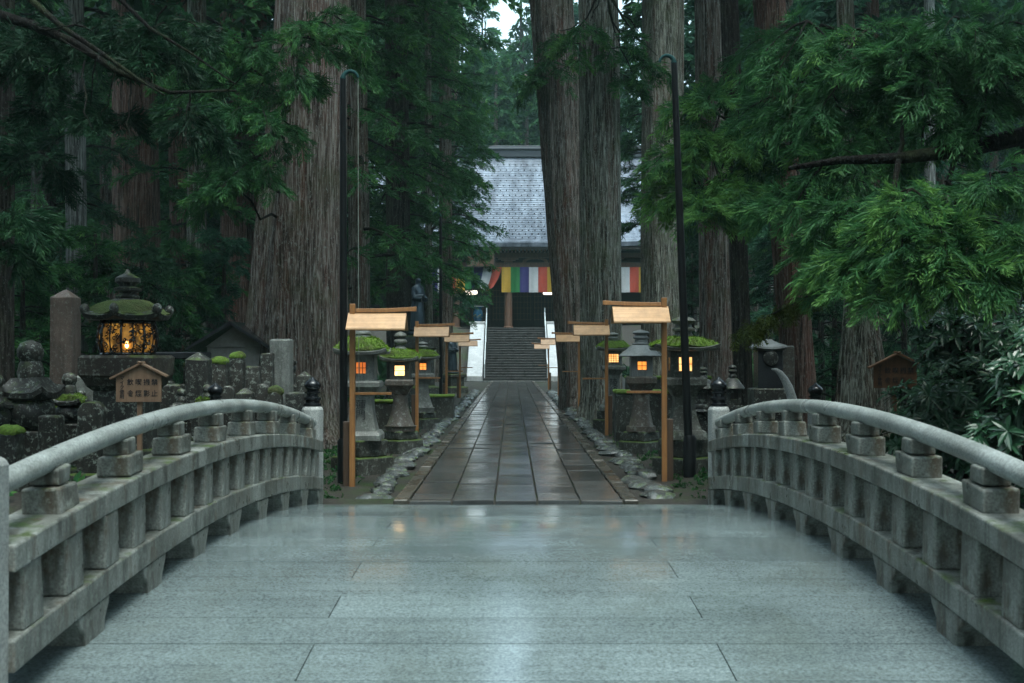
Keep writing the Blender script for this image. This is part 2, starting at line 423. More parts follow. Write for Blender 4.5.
# ------------------------------------------------------------------ foliage engine (numpy)
rng = np.random.default_rng(11)
def frond_template(lod, seed):
    """a feathery shoot one unit long, along +x, up +z : list of narrow kites. returns quads (N,4,3) and tip flag (N)"""
    r = np.random.default_rng(seed); Q = []; T = []
    def kite(p, d, L, w):
        d = d / np.linalg.norm(d); a = np.cross(d, r.normal(size=3)); a /= np.linalg.norm(a)
        droop = np.array([0, 0, -.12 * L])
        Q.append([p, p + d * L * .45 + a * w, p + d * L + droop, p + d * L * .45 - a * w])
    ns = {0: 10, 1: 6, 2: 4}[lod]; sub = {0: 3, 1: 3, 2: 1}[lod]; w = {0: .0215, 1: .030, 2: .085}[lod]
    for i in range(ns):
        t = .04 + .9 * i / ns
        p = np.array([t, 0, .10 * math.sin(t * 3) - .14 * t * t])
        for sgn in (-1, 1):
            ang = math.radians(r.uniform(20, 46) if lod == 0 else r.uniform(28, 58)); L = (.50 * (1 - t) + (.30 if lod == 0 else .20)) * r.uniform(.75, 1.15)
            d = np.array([math.cos(ang), sgn * math.sin(ang), r.uniform(-.25, .35)])
            kite(p, d, L, w * 1.15); T.append(t)
            for q in range(sub):
                u = .18 + .75 * q / sub; s2 = sgn * (1 if q % 2 else -1)
                a2 = ang * sgn + s2 * math.radians(r.uniform(20, 42))
                d2 = np.array([math.cos(a2), math.sin(a2), r.uniform(-.15, .5)])
                kite(p + d / np.linalg.norm(d) * L * u, d2, L * r.uniform(.38, .62), w); T.append(t + .25)
    kite(np.array([.7, 0, -.03]), np.array([1, 0, -.15]), .42, w * 1.2); T.append(1.2)
    return np.array(Q), np.clip(np.array(T), 0, 1)
FT = {l: [frond_template(l, s) for s in range(4)] for l in (0, 1, 2)}
class Foliage:
    def __init__(s): s.q = []; s.t = []; s.wv = []; s.wf = []
    def frond(s, p, d, size, lod, roll=None, tint=None):
        d = np.asarray(d, float); d = d / np.linalg.norm(d)
        up = np.array([0, 0, 1.0]) + rng.normal(size=3) * (.75 if lod == 0 else .4)
        y = np.cross(up, d); y /= np.linalg.norm(y); z = np.cross(d, y)
        Q, T = FT[lod][rng.integers(4)]
        Mx = np.stack([d, y * (1 if rng.random() < .5 else -1), z], 0) * size
        s.q.append(Q @ Mx + np.asarray(p)); base = rng.uniform(.12, .62) if tint is None else tint
        s.t.append(np.clip(base + (T - .45) * .62 + rng.normal(size=len(T)) * .06, 0, 1))
    def twig(s, pts, r0, r1, n=4):
        o = sum(len(a) for a in s.wv); pts = np.asarray(pts, float); m = len(pts)
        vs = []
        for i in range(m):
            d = pts[min(i + 1, m - 1)] - pts[max(i - 1, 0)]; d = d / (np.linalg.norm(d) + 1e-9)
            a = np.cross(d, [.13, .2, 1.0]); a /= np.linalg.norm(a) + 1e-9; b = np.cross(a, d)
            r = r0 + (r1 - r0) * i / (m - 1)
            for j in range(n):
                t = 2 * PI * j / n; vs.append(pts[i] + (a * math.cos(t) + b * math.sin(t)) * r)
        s.wv.append(np.array(vs))
        for i in range(m - 1):
            for j in range(n): s.wf.append((o + i * n + j, o + i * n + (j + 1) % n, o + (i + 1) * n + (j + 1) % n, o + (i + 1) * n + j))
    def bough(s, p, d, L, lod, n, size, droop=.35, spread=.9, wood=True, tint=None, r0=None, bare=.12):
        p = np.asarray(p, float); d = np.asarray(d, float); d = d / np.linalg.norm(d)
        side = np.cross(d, [0, 0, 1.0]); side /= np.linalg.norm(side) + 1e-9
        bend = rng.normal() * .18
        def P(t): return p + d * L * t + side * L * bend * t * t + np.array([0, 0, -droop * L * t * t])
        if wood: s.twig([P(t) for t in (0, .25, .5, .75, 1)], r0 or .018 * L + .006, .004)
        for i in range(n):
            t = bare + (1 - bare) * (i + rng.random()) / n
            q = P(t); tan = d + side * 2 * bend * t + np.array([0, 0, -2 * droop * t])
            sg = 1 if i % 2 else -1
            lat = (1 - t) * L * .30 * spread * rng.random()
            dd = tan * rng.uniform(.5, 1.0) + side * sg * spread * rng.uniform(.4, 1.1) + np.array([0, 0, rng.uniform(-.95, .35) if lod == 0 else rng.uniform(-.6, .15)])
            q = q + dd / np.linalg.norm(dd) * lat + np.array([0, 0, -rng.random() * lat * .3])
            s.frond(q, dd, size * rng.uniform(.7, 1.2), lod, tint=tint)
    def pad(s, c, d, L, W, lod, n, size, tint=None, droop=.55):
        """a flat drooping spray: several twigs fanning out from c"""
        d = np.asarray(d, float); d /= np.linalg.norm(d); side = np.cross(d, [0, 0, 1.0]); side /= np.linalg.norm(side)
        k = max(2, n // 8)
        for i in range(k):
            a = (i / (k - 1) - .5) * 1.6
            dd = d * math.cos(a) + side * math.sin(a) * W / L + np.array([0, 0, rng.uniform(-.45, .45)])
            s.bough(c, dd, L * rng.uniform(.6, 1.05) * (1 - .25 * abs(a)), lod, n // k, size, droop, tint=None if tint is None else tint + rng.normal() * .1)
    def build(s, name, leaf, wood, parent=None, as_mesh=False):
        q = np.concatenate(s.q) if s.q else np.zeros((0, 4, 3)); t = np.concatenate(s.t) if s.t else np.zeros(0)
        nq = len(q); wv = np.concatenate(s.wv) if s.wv else np.zeros((0, 3)); nw = len(s.wf)
        V = np.concatenate([q.reshape(-1, 3), wv]); F = np.arange(nq * 4).reshape(-1, 4)
        if nw: F = np.concatenate([F, np.array(s.wf) + nq * 4])
        me = bpy.data.meshes.new(name)
        me.vertices.add(len(V)); me.vertices.foreach_set('co', V.astype(np.float32).ravel())
        me.loops.add(len(F) * 4); me.loops.foreach_set('vertex_index', F.astype(np.int32).ravel())
        me.polygons.add(len(F)); me.polygons.foreach_set('loop_start', np.arange(0, len(F) * 4, 4, dtype=np.int32))
        me.polygons.foreach_set('material_index', np.concatenate([np.zeros(nq, np.int32), np.ones(nw, np.int32)]))
        me.materials.append(leaf); me.materials.append(wood)
        at_ = me.attributes.new('tint', 'FLOAT', 'FACE'); at_.data.foreach_set('value', np.concatenate([t, np.zeros(nw)]).astype(np.float32))
        me.update(calc_edges=True)
        if as_mesh: return me
        return link(name, me, parent)

# ------------------------------------------------------------------ trunks
def trunk(name, parent, mat, base_r, top_r, h, lean=(0, 0), seed=0, n=48, flare=.5, bend=.0, ridges=.05, dz=.3, flat=1.0, swell=(0, 1)):
    r = random.Random(seed); ph = [r.uniform(0, 6.3) for _ in range(12)]
    ks = [3, 5, 7, 11, 16]; am = [.35, .8, .9, .7, .55]
    vs = []; fs = []; nz = max(int(h / dz), 6); kf = 2 * int(6 + 14 * base_r)
    for i in range(nz + 1):
        t = i / nz; z = h * t ** 1.25 - .25
        w = base_r + (top_r - base_r) * min(1, max(z, 0) / h) + swell[0] * math.exp(-(max(z, 0) / swell[1]) ** 2)
        cx = lean[0] * z / h + bend * math.sin(z * .35 + ph[0]); cy = lean[1] * z / h + bend * math.sin(z * .3 + ph[1])
        fl = flare * math.exp(-max(z, 0) * 1.5 / max(base_r, .3))
        for j in range(n):
            a = 2 * PI * j / n
            q = 0
            for k, (kk, aa) in enumerate(zip(ks, am)):
                q += aa * math.sin(kk * a + ph[k] + .25 * math.sin(z * (.3 + .1 * k) + ph[k + 5]) * (k + 1))
            nn = mnoise.noise(Vector((math.cos(a) * 6 * base_r + seed, math.sin(a) * 6 * base_r, z * .55)))
            fur = abs(math.sin(kf * a * .5 + .8 * math.sin(z * .5 + ph[9]) + nn * 1.6)) ** .5 - .75
            rr = w * (1 + ridges * (q * .55 + nn * .8 + fur * .55) + fl * (.65 + .5 * math.sin(5 * a + ph[7]) + .25 * math.sin(8 * a + ph[8])))
            vs.append((cx + rr * math.cos(a), cy + rr * math.sin(a) * flat, z))
    for i in range(nz):
        for j in range(n): fs.append((i * n + j, i * n + (j + 1) % n, (i + 1) * n + (j + 1) % n, (i + 1) * n + j))
    fs.append(tuple(nz * n + j for j in range(n)))
    me = bpy.data.meshes.new(name); me.from_pydata(vs, [], fs); me.materials.append(mat); me.shade_smooth(); me.update()
    return link(name, me, parent)

# ------------------------------------------------------------------ terrain
def sstep(a, b, x):
    t = min(1, max(0, (x - a) / (b - a))); return t * t * (3 - 2 * t)
def gz(x, y):
    z = .12 * (1 - sstep(3.5, 6.0, y))
    rav = sstep(5.6, 8.6, y) * (1 - sstep(12.0, 15.0, y))
    z -= 2.1 * rav
    z += .5 * sstep(3, 7, abs(x)) * sstep(15, 19, y) * (.35 if x < 0 else .45)
    z += 3.85 * sstep(85.2, 91.5, y) if abs(x) > 4 else 3.85 * sstep(84.5, 91.0, y) - .5 * sstep(83.8, 84.4, y) * (1 - sstep(90.4, 91.4, y))
    z += max(0, abs(x) - 16) * .10 + max(0, abs(x) - 45) * .25
    z += max(0, y - 122) * .26
    flat = sstep(2.0, 3.2, abs(x))
    z += flat * .10 * mnoise.noise(Vector((x * .45, y * .45, 0))) + flat * .04 * mnoise.noise(Vector((x * 1.7, y * 1.7, 3)))
    if abs(x) < 2.6 and 15 < y < 84: z = min(z, -.05)
    return z
def build_ground():
    xs = sorted(set([round(-14 + .4 * i, 3) for i in range(71)] + [s * (14 + 4 * i) for s in (-1, 1) for i in range(1, 20)] + [s * w for s in (-1, 1) for w in (130, 200, 400)]))
    ys = sorted(set([-60, -30, -12, -5] + [0 + .5 * i for i in range(60)] + [30 + 1.5 * i for i in range(36)] + [83.5 + .5 * i for i in range(18)] + [95 + 5 * i for i in range(24)] + [240, 320, 500]))
    vs = [(x, y, gz(x, min(y, 230)) if abs(x) < 120 else gz(120, min(y, 230))) for y in ys for x in xs]; nx = len(xs)
    fs = [(i * nx + j, i * nx + j + 1, (i + 1) * nx + j + 1, (i + 1) * nx + j) for i in range(len(ys) - 1) for j in range(nx - 1)]
    me = bpy.data.meshes.new('ground'); me.from_pydata(vs, [], fs); me.materials.append(M['ground']); me.shade_smooth(); me.update()
    return tag(link('ground', me), kind='structure')
build_ground()
w = MB(); w.add([(-60, 6.5, -1.75), (60, 6.5, -1.75), (60, 14, -1.75), (-60, 14, -1.75)], [(0, 1, 2, 3)])
tag(w.build('stream_water', M['water']), kind='structure')
w = MB(); w.add([(-3.5, -14, .19), (3.5, -14, .19), (3.5, 4.45, .19), (-3.5, 4.45, .19)], [(0, 1, 2, 3)])
tag(w.build('approach_pavement', M['deck']), kind='structure')

# ------------------------------------------------------------------ stone path : five lanes of slabs between kerbs
def build_path():
    p = MB(); k = MB()
    cx, y0, y1 = .05, 14.83, 83.4
    lane = .53
    for i in range(5):
        xa = cx - 2.5 * lane + i * lane; y = y0 + (.0 if i % 2 else .0)
        while y < y1:
            L = rnd.choice((.75, .95, 1.15, 1.35, 1.55)) if y > y0 else rnd.uniform(.4, 1.3)
            e = min(y + L, y1); zo = rnd.uniform(-.007, .007); ty = rnd.uniform(-.006, .006); tz = [zo + rnd.uniform(-.003, .003) + (-ty if q < 2 else ty) for q in range(4)]; g = .013
            z = 0.0
            vs = [(xa + g, y + .013, z + tz[0]), (xa + lane - g, y + .013, z + tz[1]), (xa + lane - g, e - .013, z + tz[2]), (xa + g, e - .013, z + tz[3])]
            vs += [(a, b, -.10) for a, b, c in vs]
            p.add(vs, [(0, 1, 2, 3), (0, 4, 5, 1), (1, 5, 6, 2), (2, 6, 7, 3), (3, 7, 4, 0)])
            y = e
    for s, xa, xb in ((-1, cx - 2.5 * lane - .19, cx - 2.5 * lane - .012), (1, cx + 2.5 * lane + .012, cx + 2.5 * lane + .19)):
        y = y0
        while y < y1:
            e = min(y + rnd.uniform(1.2, 2.2), y1)
            k.box(xa, xb, y + .006, e - .006, -.12, .012 + rnd.uniform(-.006, .006), jit=.004); y = e
    tag(p.build('stone_path', M['slab'], bevel=.009), kind='structure')
    tag(k.build('path_kerb', M['kerb'], bevel=.012), kind='structure')
    b = MB(); b.box(cx - 1.5, cx + 1.5, y0, y1, -.12, -.07); tag(b.build('path_bed', M['ground']), kind='structure')
build_path()
# pale slab apron before the stair
ap = MB(); 
for i in range(8):
    for j in range(2):
        x0 = -4.4 + i * 1.15; 
        if -1.5 < x0 + .57 < 1.6 and j == 0: continue
        ap.box(x0, x0 + 1.13, 82.0 + j * .8 - (0 if j else .0), 82.78 + j * .8 - (0 if not j else .02), -.1, .02)
tag(ap.build('stair_apron_pavement', M['edging'], bevel=.01), kind='structure')

# ------------------------------------------------------------------ the arched bridge
YC = 9.4
def dz_(y): return .32 - .0125 * (y - YC) ** 2            # deck surface
Y0, Y1 = 5.46, 14.86
def ac(y, k=.0125): return -k * (y - YC) ** 2
bridge = thing('stone_bridge', 'arched grey granite bridge with wet deck and post railings on both sides', 'bridge', (0, 9.4, 0))
def bl(o): o.location = (o.location[0], o.location[1] - 9.4, o.location[2]); return o
def build_deck():
    d = MB(); y = 4.45; i = 0
    edges = [4.45, 4.95, 5.47, 6.0, 6.58, 7.08, 7.6, 8.1, 8.66, 9.3, 9.78, 10.35, 10.9, 11.42, 11.95, 12.45, 12.98, 13.5, 14.05, 14.5, 14.79]
    for i in range(len(edges) - 1):
        a, b = edges[i] + .003, edges[i + 1] - .003
        js = [-2.62, -1.08, 1.12, 2.72] if i % 2 == 1 else [-2.62, 2.72]
        for q in range(len(js) - 1):
            xa, xb = js[q] + .0035, js[q + 1] - .0035
            t = rnd.uniform(-.0012, .0012)
            n = 5; vs = []
            for r_ in range(n + 1):
                yy = a + (b - a) * r_ / n
                for c in range(2): vs.append((xa if c == 0 else xb, yy, dz_(yy) + t + rnd.uniform(-.0004, .0004)))
            k = len(vs); vs += [(v[0], v[1], v[2] - .3) for v in vs]
            fs = []
            for r_ in range(n):
                fs.append((2 * r_, 2 * r_ + 1, 2 * r_ + 3, 2 * r_ + 2)); fs.append((k + 2 * r_, k + 2 * r_ + 2, k + 2 * r_ + 3, k + 2 * r_ + 1))
                fs.append((2 * r_, 2 * r_ + 2, k + 2 * r_ + 2, k + 2 * r_)); fs.append((2 * r_ + 1, k + 2 * r_ + 1, k + 2 * r_ + 3, 2 * r_ + 3))
            fs.append((0, k, k + 1, 1)); fs.append((2 * n, 2 * n + 1, k + 2 * n + 1, k + 2 * n))
            d.add(vs, fs)
    bl(d.build('deck', M['deck'], bridge))
    g = MB()
    for s in (-1, 1):
        for xo in (2.2, 1.0):
            pts = [(4.6 + i * .5) for i in range(21)]
            poly = [(y, dz_(y) - .31) for y in pts] + [(y, dz_(y) - .72) for y in reversed(pts)]
            n = len(poly); x0, x1 = s * xo - .18, s * xo + .18
            vs = [(x0, y, z) for y, z in poly] + [(x1, y, z) for y, z in poly]
            g.add(vs, [tuple(range(n)), tuple(range(2 * n - 1, n - 1, -1))] + [(j, (j + 1) % n, (j + 1) % n + n, j + n) for j in range(n)])
    bl(g.build('girder', M['bridge'], bridge))
    for ya, yb in ((3.6, 5.6), (14.3, 14.8)):
        a = MB(); a.box(-2.75, 2.75, ya, yb, -2.4, min(dz_(ya), dz_(yb)) - .32)
        bl(a.build('abutment', M['bridge'], bridge, bevel=.02))
build_deck()
def arc_piece(mb, x0, x1, z0, z1, ya, yb, n=4, k=.0125):
    vs = []
    for i in range(n + 1):
        y = ya + (yb - ya) * i / n; o = ac(y, k)
        vs += [(x0, y, z0 + o), (x1, y, z0 + o), (x1, y, z1 + o), (x0, y, z1 + o)]
    fs = [(0, 1, 2, 3), (4 * n + 3, 4 * n + 2, 4 * n + 1, 4 * n)]
    for i in range(n):
        for j in range(4):
            fs.append((4 * i + j, 4 * i + 4 + j, 4 * i + 4 + (j + 1) % 4, 4 * i + (j + 1) % 4))
    mb.add(vs, fs)
RAILX = {-1: 2.455, 1: 2.545}
def build_railing(s):
    rail = link('railing', None, bridge); rail.location = (0, -9.4, 0)
    XR = RAILX[s]; xi, xo = s * (XR - .145), s * (XR + .165)
    x0, x1 = min(xi, xo), max(xi, xo)
    def joints(L, off):
        js = [Y0 + .13]; y = Y0 + off
        while y < Y1 - .14: js.append(y); y += L * rnd.uniform(.97, 1.03)
        js.append(Y1 - .13); return js
    for nm, z0, z1, off in (('lower_beam', .50, .655, .9), ('upper_beam', .965, 1.097, 1.4)):
        b = MB(); js = joints(2.24, off)
        for a, c in zip(js, js[1:]): arc_piece(b, x0, x1, z0 + rnd.uniform(-.002, .002), z1 + rnd.uniform(-.003, .003), a + .002, c - .002, 6)
        b.build(nm, M['bridge'], rail, bevel=.012, segs=2)
    h = MB(); js = joints(2.9, 2.0)
    xc = s * XR
    for a, c in zip(js, js[1:]):
        n = 8; h.tube([(xc, a + .002 + (c - a - .004) * i / n, 1.372 + ac(a + (c - a) * i / n, .0142)) for i in range(n + 1)], .060, 20)
    h.build('handrail', M['rail'], rail, smooth=40)
    # balusters between the beams: three slightly different stones
    protos = []
    for q in range(4):
        b = MB(); b.box(-.125 + rnd.uniform(-.01, .01), .125 + rnd.uniform(-.01, .01), -.12, .12, -.160, .160, jit=.008)
        protos.append(b.build('baluster', M['bridge'], rail, bevel=.014, segs=2).data)
    for o in [c for c in bpy.data.objects if c.parent == rail and c.data in protos]: bpy.data.objects.remove(o)
    y = Y0 + .38
    while y < Y1 - .2:
        sl = -2 * .0125 * (y - YC)
        link('baluster', rnd.choice(protos), rail, (s * XR + rnd.uniform(-.008, .008), y, .81 + ac(y)), (math.atan(sl), 0, rnd.uniform(-.03, .03)))
        y += .567
    # stepped blocks under the handrail and wedge feet under the lower beam
    bps, fps = [], []
    for q in range(3):
        b = MB(); b.box(-.10, .10, -.15, .15, -.012, .122, jit=.011); b.box(-.08, .08, -.085, .085, .124, .218, jit=.007)
        bps.append(b.build('rail_block', M['bridge'], rail, bevel=.013, segs=2).data)
        f = MB()
        f.prism([(-.26, 0), (.26, 0), (.23, -.05), (.16, -.12), (.145, -.22), (-.145, -.22), (-.16, -.12), (-.23, -.05)], -.15, .15, mtx=Matrix.Rotation(R(90), 4, 'Z'))
        fps.append(f.build('foot', M['bridge'], rail, bevel=.012, segs=2, rough=.008).data)
    for o in [c for c in bpy.data.objects if c.parent == rail and (c.data in bps or c.data in fps)]: bpy.data.objects.remove(o)
    y = 6.40
    while y < Y1 - .3:
        sl = math.atan(-2 * .0125 * (y - YC))
        link('rail_block', rnd.choice(bps), rail, (s * XR, y, 1.103 + ac(y)), (sl, 0, rnd.uniform(-.02, .02)))
        link('foot', rnd.choice(fps), rail, (s * (XR + .015), y + .28, .500 + ac(y + .28)), (sl, 0, 0))
        y += 1.128
    return rail
for s in (-1, 1): build_railing(s)
def finial(parent, loc, k=1.0):
    f = MB()
    f.loft([(.118, 0), (.118, .03), (.098, .04), (.098, .075), (.116, .085), (.116, .115), (.085, .125), (.078, .165), (.105, .175), (.108, .19), (.078, .205),
            (.09, .225), (.112, .255), (.118, .285), (.106, .315), (.075, .345), (.035, .37), (.010, .40), (.002, .405)], n=28)
    o = f.build('finial', M['bronze_black'], parent, smooth=35); o.location = loc; o.scale = (k, k, k); return o
for s in (-1, 1):
    for y, zb, zt, hw in ((5.47, -.1, 1.34, .135), (14.9, -.4, 1.17, .137)):
        p = MB(); x = s * (RAILX[s] + .02); p.loft([(hw, zb), (hw, zt - .05), (hw - .012, zt - .02), (hw - .045, zt)], 'square' if y < 6 else 'oct', 8, rot=PI / 4 * 0)
        o = p.build('post', M['post'], bridge, bevel=.014, segs=2); o.location = (x, y - 9.4, 0)
        finial(o, (0, 0, zt), .9)

# wing posts on the bank either side
fp = {}
for px, lab in ((216, 'stone bank post with black onion finial beyond the bridge railing by the tombs'), (816, 'stone bank post with black onion finial before the gnarled trunk beside the shrub')):
    X = atx(px, 17.4); t = thing('bank_post', lab, 'post', (X, 17.4, gz(X, 17.4)), 0, 'black capped posts on the stream bank')
    p = MB(); zt = 1.02 - t.location.z
    p.loft([(.12, -.2), (.12, zt - .04), (.08, zt)], 'oct', 8); p.build('post', M['post'], t, bevel=.01); finial(t, (0, 0, zt), .95)

# ------------------------------------------------------------------ edging rocks beside the path
rock_meshes = []
for q in range(6):
    r = MB(); r.loft([(.10, -.1), (.27, -.05), (.31, .03), (.25, .085), (.10, .12)], 'round', 9, jit=.22)
    o = r.build('edging_rock', M['edging'], None, rough=.032, rough_sc=3.0, sub=2, smooth=35); rock_meshes.append(o.data); bpy.data.objects.remove(o)
for s, xr in ((-1, 1.86), (1, 1.86)):
    y = 15.3 + (xr > 2) * .3
    while y < (60 if xr < 2 else 34):
        sc = rnd.uniform(.45, .95); L = .62 * sc
        x = s * (xr + rnd.uniform(-.09, .09)) + .05
        o = link('edging_rock', rnd.choice(rock_meshes), None, (x, y, rnd.uniform(-.06, -.025) if xr < 2 else rnd.uniform(-.05, -.02)), (rnd.uniform(-.06, .06), rnd.uniform(-.06, .06), rnd.uniform(-.3, .3) + (PI if rnd.random() < .5 else 0)))
        o.scale = (sc * rnd.uniform(.7, 1.0), sc * rnd.uniform(1.0, 1.5), rnd.uniform(.6, .95))
        tag(o, 'flat wet rock in the row along the %s edge of the stone path' % ('left' if s < 0 else 'right'), 'rock', 'flat rocks along the %s edge of the path' % ('left' if s < 0 else 'right'))
        y += L * rnd.uniform(.95, 1.3)

# ------------------------------------------------------------------ roofed timber posts beside the path
def roofed_post(name, px, D, side, H, label, roof_mat='wood_roof', X=None):
    X = atx(px, D) if X is None else X
    t = thing(name, label, 'wooden post', (X, D, gz(X, D)), 0, 'roofed timber posts lining the path')
    z0 = -t.location.z
    k = -side                                     # the roof points in toward the path
    p = MB(); p.box(-.038, .038, -.038, .038, -.1, H + z0); p.build('post', M['wood_post'], t, bevel=.004)
    s = MB(); s.box(-.05, .05, .05, .16, -.1, .86 + z0); o = s.build('stake', M['wood_stake'], t, bevel=.008); o.location = (side * .09, 0.0, 0)
    r = MB(); w0, w1 = -.06 * k, .76 * k; zr = H - .135 + z0
    xa, xb = min(w0, w1), max(w0, w1)
    for sy in (-1, 1):
        top = [(xa + (0.0 if sy < 0 else 0), sy * .012, zr + .012), (xb, sy * .012, zr + .012), (xb - .0, sy * .275, zr - .215), (xa - .0, sy * .275, zr - .215)]
        vs = top + [(a, b, c - .024) for a, b, c in top]
        r.add(vs, [(0, 1, 2, 3), (7, 6, 5, 4), (0, 4, 5, 1), (1, 5, 6, 2), (2, 6, 7, 3), (3, 7, 4, 0)])
    ro = r.build('roof', M[roof_mat], t, bevel=.003)
    g = MB(); e0, e1 = .042 * k, .90 * k
    n = 6; vs = []
    for i in range(n + 1):
        x = e0 + (e1 - e0) * i / n; lift = .028 * (i / n) ** 3
        for dy, dz in ((-.035, -.005), (.035, -.005), (.028, .052), (-.028, .052)): vs.append((x, dy, zr + .017 + dz + lift - (.012 if dz < 0 and i == n else 0)))
    fs = [(0, 1, 2, 3), (4 * n + 3, 4 * n + 2, 4 * n + 1, 4 * n)]
    for i in range(n):
        for j in range(4): fs.append((4 * i + j, 4 * i + 4 + j, 4 * i + 4 + (j + 1) % 4, 4 * i + (j + 1) % 4))
    g.add(vs, fs); g.build('ridge_beam', M['wood_post'], ro, bevel=.004)
    b = MB(); b.box(min(.04 * k, .55 * k), max(.04 * k, .55 * k), -.02, .02, 1.24 + z0, 1.275 + z0); b.build('crossbar', M['wood_post'], t, bevel=.003)
    b = MB(); b.box(min(.04 * k, .70 * k), max(.04 * k, .70 * k), -.018, .018, zr - .225, zr - .19); b.build('roof_bracket', M['wood_post'], t, bevel=.003)
    return t
RP = [(353, 16.9, -1, 2.52, 'tall orange timber post with pitched roof board right beside the black corded pole'),
      (417.5, 28.4, -1, 2.60, 'orange timber post with pitched roof standing just past the lantern with the brightest window'),
      (447, 40.0, -1, 2.60, 'third roofed timber post from the bridge on the side of the bronze statues'),
      (460.5, 52.0, -1, 2.55, 'farthest roofed timber post on the side of the bronze statues'),
      (664.6, 17.6, 1, 2.64, 'tall orange timber post with roof arm in front of the smooth grey lantern'),
      (607, 27.6, 1, 2.62, 'orange timber post with roof arm beside the pale lettered lantern under twin cedars'),
      (579.5, 39.5, 1, 2.60, 'roofed timber post standing against the twin cedar trunks'),
      (559, 51.5, 1, 2.60, 'farthest roofed timber post just past the twin cedar trunks'),
      (549, 64, 1, 2.5, 'small distant roofed post beside the white stair parapet')]
for px, D, s, H, lab in RP: roofed_post('roofed_post', px, D, s, H, lab)

# ------------------------------------------------------------------ stone lanterns
def moss_cap(parent, w, z0, z1, shape, mat='moss', lift=0, n=40, cover=1.0, rot=0):
    m = MB(); prof = [(w * .99, z0 - .005), (w * 1.03, z0 + .03), (w * .93, z0 + .055)]; L = [lift, lift, lift * .8]
    k = 6
    for i in range(1, k + 1):
        t = i / k; prof.append((w * (1 - t) ** .8 * .93 + .1 * t, z0 + .055 + (z1 - z0 - .02) * math.sin(t * PI / 2))); L.append(lift * (1 - t) ** 2)
    m.loft(prof, shape, n, lift=L, jit=.025, rot=rot)
    o = m.build('moss', M[mat], parent, rough=.028, rough_sc=6, smooth=60)
    if mat != 'moss': return o
    F = Foliage()
    for p in o.data.polygons:
        if p.normal.z < -.2: continue
        for q in range(max(1, int(p.area * 2200)) if mat == 'moss' else 1):
            vs = [o.data.vertices[i].co for i in p.vertices]; c = sum((v * rnd.random() for v in vs), Vector()) ; ws = [rnd.random() for v in vs]
            c = sum((v * w_ for v, w_ in zip(vs, ws)), Vector()) / sum(ws)
            d = p.normal + Vector((rnd.gauss(0, .5), rnd.gauss(0, .5), rnd.gauss(0, .3))); L = rnd.uniform(.014, .038); a = d.orthogonal().normalized() * .006
            c = np.array(c); d = np.array(d.normalized()) * L; a = np.array(a); F.q.append(np.array([[c - a, c + a, c + d + a * .3, c + d - a * .3]])); F.t.append(np.array([rnd.uniform(.1, 1)]))
    F.build('moss_tufts', M['tuft' if mat == 'moss' else 'frond_moss'], M['twig'], parent)
    return o
